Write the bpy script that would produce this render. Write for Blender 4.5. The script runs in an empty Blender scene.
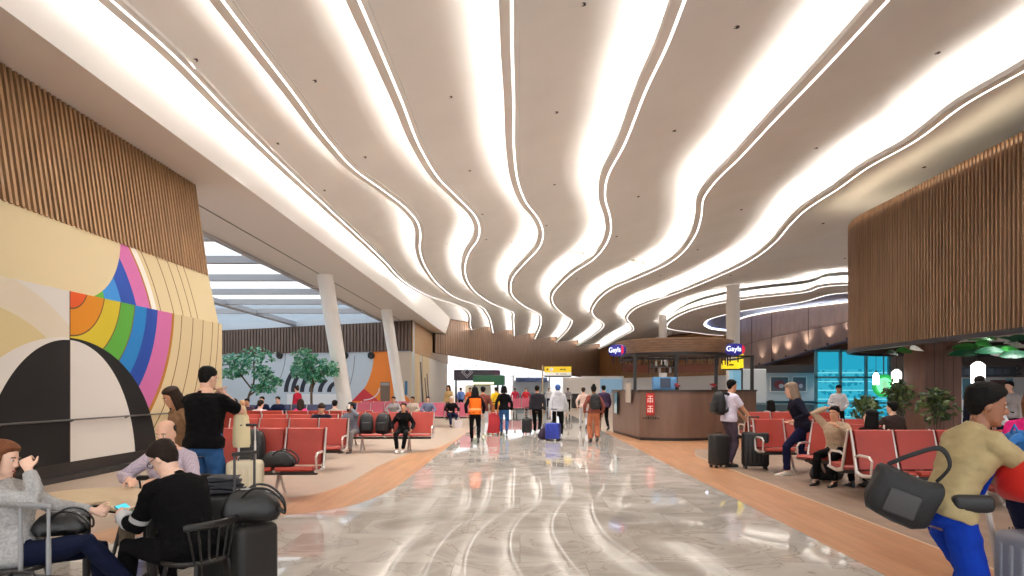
EXPO, WORLD, LED, SPOT = 0.66, 1.3, 27.0, 380
import bpy, bmesh, math, random
from mathutils import Vector, Matrix, noise
import numpy as np
R = math.radians
random.seed(7)
S = bpy.context.scene
COL = S.collection
F, VX, HY, EYE = 650.0, 520.0, 389.0, 1.6      # focal length (px of a 1024 frame), vanishing point, eye height


def P(px, py, Y):
    return Vector(((px - VX) / F * Y, Y, EYE + (HY - py) / F * Y))


def XP(px, Y):
    return (px - VX) / F * Y


# ------------------------------------------------------------------ materials
MATS = {}


def lin(c):
    return tuple(((v / 255 / 12.92) if v / 255 <= .04045 else ((v / 255 + .055) / 1.055) ** 2.4) for v in c)


def mat(name, rgb, rough=.6, metal=0, spec=.5, emit=0, var=0, scale=8, bump=0, bscale=60, coat=0):
    """rgb in 0..255 sRGB; var = noise variation of the colour; bump = fine relief."""
    if name in MATS:
        return MATS[name]
    m = bpy.data.materials.new(name)
    m.use_nodes = True
    nt = m.node_tree
    b = nt.nodes['Principled BSDF']
    c = lin(rgb)
    b.inputs['Base Color'].default_value = (*c, 1)
    b.inputs['Roughness'].default_value = rough
    b.inputs['Metallic'].default_value = metal
    b.inputs['Specular IOR Level'].default_value = spec
    b.inputs['Coat Weight'].default_value = coat
    if emit:
        b.inputs['Emission Color'].default_value = (*c, 1)
        b.inputs['Emission Strength'].default_value = emit
    if var or bump:
        tc = nt.nodes.new('ShaderNodeTexCoord')
    if var:
        n = nt.nodes.new('ShaderNodeTexNoise')
        n.inputs['Scale'].default_value = scale
        n.inputs['Detail'].default_value = 5
        nt.links.new(tc.outputs['Object'], n.inputs['Vector'])
        r = nt.nodes.new('ShaderNodeValToRGB')
        r.color_ramp.elements[0].position = .3
        r.color_ramp.elements[1].position = .7
        r.color_ramp.elements[0].color = (*[max(0, v * (1 - var)) for v in c], 1)
        r.color_ramp.elements[1].color = (*[min(1, v * (1 + var)) for v in c], 1)
        nt.links.new(n.outputs['Fac'], r.inputs['Fac'])
        nt.links.new(r.outputs['Color'], b.inputs['Base Color'])
    if bump:
        n2 = nt.nodes.new('ShaderNodeTexNoise')
        n2.inputs['Scale'].default_value = bscale
        n2.inputs['Detail'].default_value = 3
        nt.links.new(tc.outputs['Object'], n2.inputs['Vector'])
        bp = nt.nodes.new('ShaderNodeBump')
        bp.inputs['Strength'].default_value = bump
        bp.inputs['Distance'].default_value = .01
        nt.links.new(n2.outputs['Fac'], bp.inputs['Height'])
        nt.links.new(bp.outputs['Normal'], b.inputs['Normal'])
    MATS[name] = m
    return m


def emat(name, rgb, strength):
    if name in MATS:
        return MATS[name]
    m = bpy.data.materials.new(name)
    m.use_nodes = True
    nt = m.node_tree
    nt.nodes.clear()
    e = nt.nodes.new('ShaderNodeEmission')
    e.inputs['Color'].default_value = (*lin(rgb), 1)
    e.inputs['Strength'].default_value = strength
    o = nt.nodes.new('ShaderNodeOutputMaterial')
    nt.links.new(e.outputs[0], o.inputs[0])
    MATS[name] = m
    return m


class Ex:
    """tiny expression builder over shader Math nodes"""
    nt = None

    def __init__(self, s):
        self.s = s

    @staticmethod
    def op(o, *a):
        n = Ex.nt.nodes.new('ShaderNodeMath')
        n.operation = o
        for i, v in enumerate(a):
            if isinstance(v, Ex):
                Ex.nt.links.new(v.s, n.inputs[i])
            else:
                n.inputs[i].default_value = v
        return Ex(n.outputs[0])

    def __add__(a, b): return Ex.op('ADD', a, b)
    def __sub__(a, b): return Ex.op('SUBTRACT', a, b)
    def __mul__(a, b): return Ex.op('MULTIPLY', a, b)
    def __truediv__(a, b): return Ex.op('DIVIDE', a, b)
    def __lt__(a, b): return Ex.op('LESS_THAN', a, b)
    def __gt__(a, b): return Ex.op('GREATER_THAN', a, b)
    def sqrt(a): return Ex.op('SQRT', a)
    def abs(a): return Ex.op('ABSOLUTE', a)


def exmix(fac, a, b):
    """a where fac=0, b where fac=1; a, b = sRGB tuple or colour socket"""
    n = Ex.nt.nodes.new('ShaderNodeMix')
    n.data_type = 'RGBA'
    Ex.nt.links.new(fac.s, n.inputs[0])
    for i, v in ((6, a), (7, b)):
        if isinstance(v, tuple):
            n.inputs[i].default_value = (*lin(v), 1)
        else:
            Ex.nt.links.new(v, n.inputs[i])
    return n.outputs[2]


def exmat(name, fn, rough=.5):
    m = bpy.data.materials.new(name)
    m.use_nodes = True
    Ex.nt = m.node_tree
    tc = Ex.nt.nodes.new('ShaderNodeTexCoord')
    sx = Ex.nt.nodes.new('ShaderNodeSeparateXYZ')
    Ex.nt.links.new(tc.outputs['Object'], sx.inputs[0])
    c = fn(Ex(sx.outputs[0]), Ex(sx.outputs[1]), Ex(sx.outputs[2]))
    b = Ex.nt.nodes['Principled BSDF']
    b.inputs['Roughness'].default_value = rough
    b.inputs['Specular IOR Level'].default_value = .2
    Ex.nt.links.new(c, b.inputs['Base Color'])
    MATS[name] = m
    return m


def wood(name, a, b, scale=(1, 1, 1), rough=.5, plank=None):
    """streaky wood; scale stretches the grain, plank=(len,width,axis 'x'|'y') lays boards"""
    m = bpy.data.materials.new(name)
    m.use_nodes = True
    nt = m.node_tree
    bs = nt.nodes['Principled BSDF']
    bs.inputs['Roughness'].default_value = rough
    tc = nt.nodes.new('ShaderNodeTexCoord')
    mp = nt.nodes.new('ShaderNodeMapping')
    mp.inputs['Scale'].default_value = scale
    nt.links.new(tc.outputs['Object'], mp.inputs[0])
    n = nt.nodes.new('ShaderNodeTexNoise')
    n.inputs['Scale'].default_value = 3
    n.inputs['Detail'].default_value = 6
    nt.links.new(mp.outputs[0], n.inputs['Vector'])
    r = nt.nodes.new('ShaderNodeValToRGB')
    r.color_ramp.elements[0].position = .3
    r.color_ramp.elements[1].position = .7
    r.color_ramp.elements[0].color = (*lin(a), 1)
    r.color_ramp.elements[1].color = (*lin(b), 1)
    nt.links.new(n.outputs['Fac'], r.inputs['Fac'])
    out = r.outputs['Color']
    if plank:
        mp2 = nt.nodes.new('ShaderNodeMapping')
        if plank[2] == 'y':
            mp2.inputs['Rotation'].default_value = (0, 0, R(90))
        nt.links.new(tc.outputs['Object'], mp2.inputs[0])
        br = nt.nodes.new('ShaderNodeTexBrick')
        br.inputs['Scale'].default_value = 1
        br.inputs['Brick Width'].default_value = plank[0]
        br.inputs['Row Height'].default_value = plank[1]
        br.inputs['Mortar Size'].default_value = .003
        br.inputs['Color1'].default_value = (.92, .92, .92, 1)
        br.inputs['Color2'].default_value = (1.08, 1.06, 1.04, 1)
        br.inputs['Mortar'].default_value = (.6, .55, .5, 1)
        nt.links.new(mp2.outputs[0], br.inputs['Vector'])
        mx = nt.nodes.new('ShaderNodeMix')
        mx.data_type = 'RGBA'
        mx.blend_type = 'MULTIPLY'
        mx.inputs[0].default_value = 1
        nt.links.new(out, mx.inputs[6])
        nt.links.new(br.outputs['Color'], mx.inputs[7])
        out = mx.outputs[2]
    nt.links.new(out, bs.inputs['Base Color'])
    MATS[name] = m
    return m


# ------------------------------------------------------------------ mesh builder
class MB:
    def __init__(s):
        s.v, s.f, s.m, s.k, s.X = [], [], [], 0, None

    def add(s, vs, fs):
        o = len(s.v)
        for p in vs:
            p = Vector(p)
            if s.X is not None:
                p = s.X @ p
            s.v.append(p)
        for f in fs:
            s.f.append(tuple(i + o for i in f))
            s.m.append(s.k)

    def box(s, x0, x1, y0, y1, z0, z1):
        s.add([(x0, y0, z0), (x1, y0, z0), (x1, y1, z0), (x0, y1, z0), (x0, y0, z1), (x1, y0, z1), (x1, y1, z1), (x0, y1, z1)],
              [(0, 3, 2, 1), (4, 5, 6, 7), (0, 1, 5, 4), (1, 2, 6, 5), (2, 3, 7, 6), (3, 0, 4, 7)])

    def bar(s, p, q, w, h, up=(0, 0, 1)):
        p, q = Vector(p), Vector(q)
        d = (q - p).normalized()
        sd = d.cross(Vector(up))
        if sd.length < 1e-4:
            sd = d.cross(Vector((1, 0, 0)))
        sd.normalize()
        u = sd.cross(d)
        vs = []
        for e in (p, q):
            for a, b in ((-1, -1), (1, -1), (1, 1), (-1, 1)):
                vs.append(e + sd * (a * w / 2) + u * (b * h / 2))
        s.add(vs, [(0, 1, 2, 3), (7, 6, 5, 4), (0, 4, 5, 1), (1, 5, 6, 2), (2, 6, 7, 3), (3, 7, 4, 0)])

    def loft(s, rings, cap=True, close=False):
        n = len(rings[0])
        vs = [p for r in rings for p in r]
        fs = []
        m = len(rings)
        for i in range(m if close else m - 1):
            a, b = i * n, ((i + 1) % m) * n
            for j in range(n):
                k = (j + 1) % n
                fs.append((a + j, a + k, b + k, b + j))
        if cap and not close:
            fs.append(tuple(range(n - 1, -1, -1)))
            fs.append(tuple((m - 1) * n + j for j in range(n)))
        s.add(vs, fs)

    def grid(s, rows):
        n = len(rows[0])
        vs = [p for r in rows for p in r]
        fs = [(i * n + j, i * n + j + 1, (i + 1) * n + j + 1, (i + 1) * n + j) for i in range(len(rows) - 1) for j in range(n - 1)]
        s.add(vs, fs)

    def tube(s, pts, rad, n=10, cap=True, close=False, flat=1.0, up=None):
        pts = [Vector(p) for p in pts]
        m = len(pts)
        if not isinstance(rad, (list, tuple)):
            rad = [rad] * m
        rings = []
        ref = None
        for i, p in enumerate(pts):
            if close:
                d = pts[(i + 1) % m] - pts[i - 1]
            else:
                d = pts[min(i + 1, m - 1)] - pts[max(i - 1, 0)]
            if d.length < 1e-7:
                d = Vector((0, 0, 1))
            d.normalize()
            if ref is None:
                ref = Vector(up) if up else (Vector((0, 0, 1)) if abs(d.z) < .9 else Vector((0, 1, 0)))
            a = d.cross(ref)
            if a.length < 1e-4:
                a = d.orthogonal()
            a.normalize()
            b = a.cross(d)
            ref = b
            rings.append([p + a * (math.cos(t) * rad[i]) + b * (math.sin(t) * rad[i] * flat) for t in (2 * math.pi * k / n for k in range(n))])
        s.loft(rings, cap, close)

    def ell(s, c, r, nu=14, nv=9, M=None):
        c = Vector(c)
        rings = []
        for i in range(nv):
            ph = math.pi * (i + .02) / (nv - 1 + .04) - math.pi / 2
            rg = []
            for k in range(nu):
                t = 2 * math.pi * k / nu
                q = Vector((math.cos(ph) * math.cos(t) * r[0], math.cos(ph) * math.sin(t) * r[1], math.sin(ph) * r[2]))
                rg.append(c + (M @ q if M else q))
            rings.append(rg)
        s.loft(rings)

    def lathe(s, prof, c=(0, 0, 0), n=24, cap=True):
        c = Vector(c)
        s.loft([[c + Vector((math.cos(2 * math.pi * k / n) * r, math.sin(2 * math.pi * k / n) * r, z)) for k in range(n)] for r, z in prof], cap)

    def extr(s, poly, vec):
        poly = [Vector(p) for p in poly]
        vec = Vector(vec)
        n = len(poly)
        s.add(poly + [p + vec for p in poly], [tuple(range(n - 1, -1, -1)), tuple(range(n, 2 * n))] + [(j, (j + 1) % n, n + (j + 1) % n, n + j) for j in range(n)])

    def rbox(s, c, size, r=.02, seg=2, M=None):
        bm = bmesh.new()
        bmesh.ops.create_cube(bm, size=1)
        for v in bm.verts:
            v.co = Vector((v.co.x * size[0], v.co.y * size[1], v.co.z * size[2]))
        bmesh.ops.bevel(bm, geom=bm.edges[:], offset=min(r, min(size) * .49), segments=seg, profile=.5, affect='EDGES')
        c = Vector(c)
        bm.verts.index_update()
        s.add([c + (M @ v.co if M else v.co) for v in bm.verts], [[v.index for v in f.verts] for f in bm.faces])
        bm.free()

    def mesh(s, name='m'):
        me = bpy.data.meshes.new(name)
        me.from_pydata([tuple(p) for p in s.v], [], s.f)
        return me

    def build(s, name, mats, parent=None, smooth=35):
        me = s.mesh(name)
        if not isinstance(mats, (list, tuple)):
            mats = [mats]
        for m in mats:
            me.materials.append(m)
        if len(mats) > 1:
            me.polygons.foreach_set('material_index', s.m)
        bm = bmesh.new()
        bm.from_mesh(me)
        bmesh.ops.recalc_face_normals(bm, faces=bm.faces)
        bm.to_mesh(me)
        bm.free()
        if smooth:
            me.polygons.foreach_set('use_smooth', [True] * len(me.polygons))
            me.set_sharp_from_angle(angle=R(smooth))
        me.update()
        o = bpy.data.objects.new(name, me)
        COL.objects.link(o)
        if parent:
            o.parent = parent
        return o


def tag(o, label=None, cat=None, group=None, kind=None):
    if label:
        o['label'] = label
    if cat:
        o['category'] = cat
    if group:
        o['group'] = group
    if kind:
        o['kind'] = kind
    return o


def empty(name, loc=(0, 0, 0), rz=0):
    o = bpy.data.objects.new(name, None)
    o.empty_display_size = .1
    o.location = loc
    o.rotation_euler = (0, 0, rz)
    COL.objects.link(o)
    return o


def struct(o):
    o['kind'] = 'structure'
    return o


def copy_tree(o, parent=None):
    c = o.copy()
    COL.objects.link(c)
    if parent:
        c.parent = parent
    for ch in list(o.children):
        copy_tree(ch, c)
    return c


def hermite(xs, ys, q):
    """smooth interpolation of ys over increasing xs (finite-difference tangents)"""
    xs, ys = np.array(xs, float), np.array(ys, float)
    d = np.diff(ys) / np.diff(xs)
    h = np.diff(xs)
    t = np.empty(len(xs))
    t[0], t[-1] = d[0], d[-1]
    t[1:-1] = (d[:-1] * h[1:] + d[1:] * h[:-1]) / (h[:-1] + h[1:])
    q = np.clip(np.array(q, float), xs[0], xs[-1])
    i = np.clip(np.searchsorted(xs, q, side='right') - 1, 0, len(xs) - 2)
    u = (q - xs[i]) / h[i]
    return ((2 * u**3 - 3 * u**2 + 1) * ys[i] + (u**3 - 2 * u**2 + u) * h[i] * t[i] + (-2 * u**3 + 3 * u**2) * ys[i + 1] + (u**3 - u**2) * h[i] * t[i + 1])


def spline(pts, n=8, close=False):
    """Catmull-Rom through 2-D/3-D points"""
    pts = [Vector(p) for p in pts]
    m = len(pts)
    out = []
    for i in range(m if close else m - 1):
        if close:
            a, b, c, d = pts[i - 1], pts[i], pts[(i + 1) % m], pts[(i + 2) % m]
        else:
            a, b, c, d = pts[max(i - 1, 0)], pts[i], pts[i + 1], pts[min(i + 2, m - 1)]
        for k in range(n):
            t = k / n
            out.append(.5 * ((2 * b) + (c - a) * t + (2 * a - 5 * b + 4 * c - d) * t * t + (3 * b - a - 3 * c + d) * t**3))
    if not close:
        out.append(pts[-1].copy())
    return out


def text(body, size, loc, rot, m, parent=None, ext=.002, align='CENTER', name='lettering', sx=1):
    cu = bpy.data.curves.new(name, 'FONT')
    cu.body = body
    cu.size = size
    cu.extrude = ext
    cu.align_x = align
    cu.align_y = 'CENTER'
    cu.materials.append(m)
    o = bpy.data.objects.new('t', cu)
    COL.objects.link(o)
    me = bpy.data.meshes.new_from_object(o.evaluated_get(bpy.context.evaluated_depsgraph_get()))
    bpy.data.objects.remove(o)
    o = bpy.data.objects.new(name, me)
    o.location = loc
    o.rotation_euler = rot
    o.scale = (sx, 1, 1)
    COL.objects.link(o)
    if parent:
        o.parent = parent
    return o
# ================================================================== CAMERA, WORLD
cam = bpy.data.objects.new('camera', bpy.data.cameras.new('camera'))
COL.objects.link(cam)
cam.location = (0, 0, EYE)
cam.rotation_euler = (R(90), 0, 0)
cam.data.sensor_width = 36
cam.data.lens = F / 1024 * 36
cam.data.shift_x = (512 - VX) / 1024
cam.data.shift_y = (HY - 288) / 1024
cam.data.clip_end = 500
S.camera = cam
S.view_settings.view_transform = 'Standard'
S.view_settings.look = 'None'
S.view_settings.gamma = 1
S.view_settings.exposure = EXPO
S.cycles.max_bounces = 8
S.cycles.diffuse_bounces = 6
S.cycles.glossy_bounces = 3
S.cycles.transparent_max_bounces = 8
S.cycles.caustics_reflective = False
S.cycles.caustics_refractive = False
S.cycles.sample_clamp_indirect = 4
S.cycles.use_denoising = True
w = bpy.data.worlds.new('sky')
S.world = w
w.use_nodes = True
nt = w.node_tree
bg = nt.nodes['Background']
bg.inputs['Strength'].default_value = WORLD
tc = nt.nodes.new('ShaderNodeTexCoord')
ns = nt.nodes.new('ShaderNodeTexNoise')
ns.inputs['Scale'].default_value = 2.5
ns.inputs['Detail'].default_value = 4
rp = nt.nodes.new('ShaderNodeValToRGB')
rp.color_ramp.elements[0].position = .35
rp.color_ramp.elements[1].position = .65
rp.color_ramp.elements[0].color = (.9, .94, 1, 1)
rp.color_ramp.elements[1].color = (1, 1, 1, 1)
nt.links.new(tc.outputs['Generated'], ns.inputs['Vector'])
nt.links.new(ns.outputs['Fac'], rp.inputs['Fac'])
nt.links.new(rp.outputs['Color'], bg.inputs['Color'])

# ================================================================== MATERIALS
plaster = mat('ceiling_plaster', (232, 231, 229), .75, var=.03, scale=.6)
white = mat('white_paint', (246, 245, 243), .55)
offwhite = mat('soffit_paint', (225, 222, 220), .6)
dark = mat('dark_metal', (30, 28, 27), .45)
black = mat('black_plastic', (20, 20, 21), .5)
chrome = mat('brushed_steel', (205, 203, 200), .28, metal=.9)
led = emat('led_cove', (255, 246, 236), LED)
led_thin = emat('led_line', (255, 248, 240), 2.2)
oak = wood('oak_slat', (128, 96, 64), (158, 122, 86), (3, 3, .35), .55)
gapm = mat('slat_backing', (30, 20, 13), .8)
walnut = wood('walnut_slat', (96, 72, 56), (124, 94, 72), (3, 3, .3), .5)
walnut_back = mat('walnut_backing', (60, 44, 34), .8)
greybrown = wood('grey_brown_slat', (92, 76, 68), (116, 96, 86), (3, 3, .3), .6)
panelwood = wood('panel_veneer', (122, 100, 88), (140, 116, 102), (1, 1, .25), .42)
lantern_wood = wood('cedar_slat', (122, 92, 68), (148, 116, 88), (3, 3, .3), .5)
lantern_back = mat('lantern_backing', (32, 19, 11), .8)

# ================================================================== FLOOR
def flat(name, poly, z, m):
    b = MB()
    b.extr([(x, y, z - .02) for x, y in poly], (0, 0, .02))
    return struct(b.build(name, m, smooth=0))


def marble(name='marble'):
    m = bpy.data.materials.new(name)
    m.use_nodes = True
    nt = m.node_tree
    bs = nt.nodes['Principled BSDF']
    bs.inputs['Roughness'].default_value = .035
    bs.inputs['Specular IOR Level'].default_value = .4
    tc = nt.nodes.new('ShaderNodeTexCoord')
    br = nt.nodes.new('ShaderNodeTexBrick')
    br.inputs['Scale'].default_value = 1
    br.inputs['Brick Width'].default_value = 1.2
    br.inputs['Row Height'].default_value = 1.2
    br.inputs['Mortar Size'].default_value = .004
    br.inputs['Color1'].default_value = (.9, .9, .9, 1)
    br.inputs['Color2'].default_value = (1.05, 1.05, 1.05, 1)
    br.inputs['Mortar'].default_value = (.72, .7, .68, 1)
    br.offset = .5
    nt.links.new(tc.outputs['Object'], br.inputs['Vector'])
    # each slab shifts the vein pattern
    ad = nt.nodes.new('ShaderNodeVectorMath')
    ad.operation = 'MULTIPLY_ADD'
    nt.links.new(br.outputs['Color'], ad.inputs[0])
    ad.inputs[1].default_value = (9, 5, 3)
    nt.links.new(tc.outputs['Object'], ad.inputs[2])
    n1 = nt.nodes.new('ShaderNodeTexNoise')
    n1.inputs['Scale'].default_value = .9
    n1.inputs['Detail'].default_value = 8
    n1.inputs['Distortion'].default_value = 1.8
    nt.links.new(ad.outputs[0], n1.inputs['Vector'])
    r1 = nt.nodes.new('ShaderNodeValToRGB')
    e = r1.color_ramp.elements
    e[0].position, e[0].color = .28, (*lin((164, 157, 149)), 1)
    e[1].position, e[1].color = .72, (*lin((212, 206, 199)), 1)
    for p, c in ((.42, (180, 173, 164)), (.485, (194, 187, 178)), (.5, (164, 154, 144)), (.515, (194, 187, 178))):
        q = e.new(p)
        q.color = (*lin(c), 1)
    nt.links.new(n1.outputs['Fac'], r1.inputs['Fac'])
    mx = nt.nodes.new('ShaderNodeMix')
    mx.data_type = 'RGBA'
    mx.blend_type = 'MULTIPLY'
    mx.inputs[0].default_value = 1
    nt.links.new(r1.outputs['Color'], mx.inputs[6])
    nt.links.new(br.outputs['Color'], mx.inputs[7])
    nt.links.new(mx.outputs[2], bs.inputs['Base Color'])
    n2 = nt.nodes.new('ShaderNodeTexNoise')
    n2.inputs['Scale'].default_value = .9
    nt.links.new(tc.outputs['Object'], n2.inputs['Vector'])
    bp = nt.nodes.new('ShaderNodeBump')
    bp.inputs['Strength'].default_value = .005
    bp.inputs['Distance'].default_value = .02
    nt.links.new(n2.outputs['Fac'], bp.inputs['Height'])
    nt.links.new(bp.outputs['Normal'], bs.inputs['Normal'])
    return m


floor_tan = mat('floor_tan', (166, 147, 130), .4, var=.06, scale=3)
floor_plank = wood('floor_plank_grey', (132, 112, 96), (156, 134, 116), (2, .3, 1), .4, plank=(1.8, .2, 'x'))
floor_wood = wood('floor_plank_oak', (168, 120, 86), (192, 146, 110), (2, .25, 1), .32, plank=(1.6, .14, 'y'))
floor_wood_l = wood('floor_plank_oak_left', (166, 120, 84), (188, 144, 106), (2, .25, 1), .32, plank=(1.6, .14, 'y'))
flat('floor', [(-45, -8), (45, -8), (45, 170), (-45, 170)], -.004, floor_tan)
edgeL = [(-4.4, -8), (-4.4, 2), (-4.36, 5.6), (-4.15, 7.1), (-3.7, 7.8), (-3.12, 8.15), (-2.56, 8.6), (-2.22, 9.2), (-2.03, 10.5), (-2.0, 12.5), (-2.0, 15.2), (-1.98, 18), (-1.95, 24), (-1.9, 170)]
outL = [(-4.9, -8), (-4.9, 2), (-4.85, 6.0), (-4.6, 8.0), (-4.2, 8.9), (-3.54, 9.4), (-3.1, 10.0), (-2.92, 11.1), (-2.93, 12.6), (-2.9, 14.2), (-2.7, 16.3), (-2.2, 18.2), (-1.97, 24.2), (-1.92, 170)]
sl = spline([(x, y, 0) for x, y in edgeL[1:-1]], 5)
so = spline([(x, y, 0) for x, y in outL[1:-1]], 5)
flat('floor_marble', [(3.14, -8), (3.14, 170)] + [edgeL[-1]] + [(p.x, p.y) for p in reversed(sl)] + [edgeL[0]], 0, marble())
b = MB()
rows = [[Vector((edgeL[0][0], -8, 0)), Vector((outL[0][0], -8, 0))]] + [[a, c] for a, c in zip(sl, so)]
b.grid([[p + Vector((0, 0, .001)) for p in r] for r in rows])
struct(b.build('floor_wood_left', floor_wood_l, smooth=0))
flat('floor_wood_right', [(3.14, -8), (4.2, -8), (4.2, 15.5), (4.6, 17.2), (9, 18.2), (9, 24), (3.14, 24.4)], .001, floor_wood)
flat('floor_plank', [(4.2, -8), (45, -8), (45, 60), (9, 60), (9, 18.2), (4.6, 17.2), (4.2, 15.5)], 0, floor_plank)
b = MB()
b.bar((4.2, -8, .002), (4.2, 15.5, .002), .025, .004)
struct(b.build('trim_1', mat('floor_trim', (214, 196, 172), .3), smooth=0))

# ================================================================== CEILING
ZC = EYE + 6.2
LN = [
    [(111, 0), (175, 57), (236, 120), (282, 165), (330, 210), (387, 264), (402, 280), (412, 287), (437, 299), (454, 304), (472, 330)],
    [(222, 0), (256, 45), (292.5, 92.5), (331, 144), (355, 170), (382.5, 190), (405, 207.5), (417.5, 222.5), (420.5, 235), (419.5, 247.5), (422, 259), (428.5, 272), (441, 287), (461, 300), (480, 306), (487.5, 314), (493, 332)],
    [(358.5, 0), (381, 52.5), (401, 100), (422.5, 152.5), (440, 180), (460, 200), (476, 217.5), (479.5, 230), (477, 241), (470.6, 249.7), (466, 260.6), (465, 271.5), (470, 285.6), (481.5, 297), (499, 306.7), (510.5, 310.6), (513.2, 320), (514.4, 335.6)],
    [(511.5, 0), (512, 50), (513.5, 100), (514.5, 157.5), (517.5, 180), (526, 202.5), (539, 220), (543, 232.5), (540, 246), (524, 264), (512.5, 278), (510.6, 287), (513, 296.5), (524, 306), (540, 315), (541.2, 321), (535, 339)],
    [(684.5, 0), (666, 47.5), (647, 87.5), (624.5, 144), (606, 182.5), (605, 197.5), (610, 217.5), (610.5, 232.5), (604, 247.5), (592, 260.6), (575, 271.6), (561, 284), (553, 294), (552.4, 301), (557, 309), (565, 315.6), (572.3, 320.6), (571, 325), (556, 342.5)],
    [(888, 0), (828, 65), (768, 127.5), (740, 157.5), (712.5, 185), (704, 197.5), (701, 217.5), (694, 237.5), (667.5, 264), (637.5, 278), (615.6, 287), (600, 298), (594, 306), (592, 312), (596, 318), (603, 322.5), (603.5, 327), (597.5, 332.5), (577, 346)],
    [(1024, 71), (968, 102.5), (910.5, 144), (868, 167.5), (840, 187.5), (802.5, 212.5), (790, 225), (775, 242.5), (745, 264), (710, 280), (696, 286), (665, 297.5), (640, 306), (629, 314), (627, 319), (632, 325), (633.5, 330), (622.5, 336), (599, 349)],
]
HC = ZC - EYE
Ys = list(np.linspace(-3, 10, 12)) + [HC * F / (HY - y) for y in np.arange(0, 350, 3.0)] + [106.0]
Ys = np.array(sorted(Ys))


def line_x(pts):
    ys = np.array([p[1] for p in pts], float)
    xs = np.array([p[0] for p in pts], float)
    Y0, Y1 = HC * F / (HY - ys[0]), HC * F / (HY - ys[-1])
    ypx = HY - HC * F / np.clip(Ys, Y0, Y1)
    X = (hermite(ys, xs, ypx) - VX) * np.clip(Ys, Y0, Y1) / F
    def px2(i):
        Yi = HC * F / (HY - ys[i])
        return (xs[i] - VX) * Yi / F, Yi
    (xa, ya), (xb, yb) = px2(0), px2(1)
    s0 = (xb - xa) / (yb - ya)
    (xc, yc), (xd, yd) = px2(-2), px2(-1)
    s1 = (xd - xc) / (yd - yc)
    X = np.where(Ys < Y0, xa + s0 * .5 * (Ys - Y0), X)
    X = np.where(Ys > Y1, xd + s1 * (Ys - Y1), X)
    return X


LX = [line_x(p) for p in LN]


def offs(X, d):
    """perpendicular plan offset of a line (positive = right)"""
    dx, dy = np.gradient(X), np.gradient(Ys)
    l = np.sqrt(dx * dx + dy * dy)
    return X + dy / l * d, Ys - dx / l * d


RISE = .85
END_X = Ys * 0 + 40.0
for k in range(7):
    b = MB()
    xa, ya = offs(LX[k], .03)
    if k < 6:
        xb, yb = offs(LX[k + 1], .14)
    else:
        xb, yb = END_X, Ys
    rows = []
    N = 14 if k < 6 else 30
    for i in range(len(Ys)):
        r = []
        for j in range(N + 1):
            s = j / N
            if k == 6:
                s = s * s
            zz = RISE * (s ** .8) if k < 6 else RISE * min(1, (s * 8)) ** 1.0
            r.append((xa[i] + (xb[i] - xa[i]) * s, ya[i] + (yb[i] - ya[i]) * s, ZC + zz))
        rows.append(r)
    b.grid(rows)
    # lip: trough back wall, trough floor, upstand, underside
    prof = [(.14, 1.02), (.14, .05), (-.19, .05), (-.19, .12), (-.21, .12), (-.21, 0), (.035, 0)] if k else [(.14, 1.02), (.14, .02), (-.19, .02), (-.2, .02), (-.22, .02), (-.22, 0), (.03, 0)]
    cols = [offs(LX[k], d) for d, _ in prof]
    b.grid([[(cols[j][0][i], cols[j][1][i], ZC + prof[j][1]) for j in range(len(prof))] for i in range(len(Ys))])
    c = struct(b.build('ceiling', plaster, smooth=45))
    b = MB()
    prof = [(-.17, .06), (-.06, .06), (-.06, .085), (-.17, .085)] if k else [(-.19, .03), (-.10, .03), (-.10, .07), (-.19, .07)]
    cols = [offs(LX[k], d) for d, _ in prof]
    b.loft([[(cols[j][0][i], cols[j][1][i], ZC + prof[j][1]) for j in range(4)] for i in range(len(Ys))])
    b.build('light_strip', led, c, smooth=0)
    b = MB()
    prof = [(-.02, -.006), (.03, -.006), (.03, 0), (-.02, 0)]
    cols = [offs(LX[k], d) for d, _ in prof]
    b.loft([[(cols[j][0][i], cols[j][1][i], ZC + prof[j][1]) for j in range(4)] for i in range(len(Ys))])
    b.build('light_line', led_thin, c, smooth=0)
# plaster between the beam and the first line, then roof above everything (keeps the sky out of the voids)
b = MB()
xb, yb = offs(LX[0], .14)
b.grid([[(-7.0, Ys[i], ZC + RISE), (xb[i], yb[i], ZC + RISE)] for i in range(len(Ys))])
struct(b.build('ceiling', plaster))


def ceil_z(X, Y):
    xs = [np.interp(Y, Ys, L) for L in LX]
    for k in range(6):
        if xs[k] <= X < xs[k + 1]:
            return ZC + RISE * (((X - xs[k]) / (xs[k + 1] - xs[k])) ** .8)
    if X >= xs[6]:
        return ZC + RISE * min(1, 8 * ((X - xs[6]) / (40 - xs[6])) ** .5 * ((X - xs[6]) / (40 - xs[6])) ** .5)
    return ZC + RISE


def on_ceiling(px, py):
    z = ZC + .2
    for _ in range(4):
        Y = F * (z - EYE) / (HY - py)
        z = float(ceil_z(XP(px, Y), Y))
    return Vector((XP(px, Y), Y, z))


b = MB()
b.box(-7.3, 45, -4, 108, 9.0, 9.2)
struct(b.build('roof', white, smooth=0))
# beam: sloped white face, soffit
b = MB()
b.grid([[(-7.33, y, 7.0), (-7.22, y, 7.45), (-7.08, y, 8.0), (-6.9, y, 8.95)] for y in (-4, 10, 30, 50, 70.5)])
struct(b.build('beam', white))
b = MB()
b.box(-8.75, -7.33, -4, 76, 7.0, 9.2)
b.box(-10.8, -8.75, 17.3, 52, 7.0, 9.2)
struct(b.build('ceiling_soffit', offwhite, smooth=0))
b = MB()
b.box(-9.46, -9.4, 17.4, 51, 6.99, 7.02)
struct(b.build('trim_2', mat('groove', (120, 118, 118), .7), smooth=0))

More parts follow.
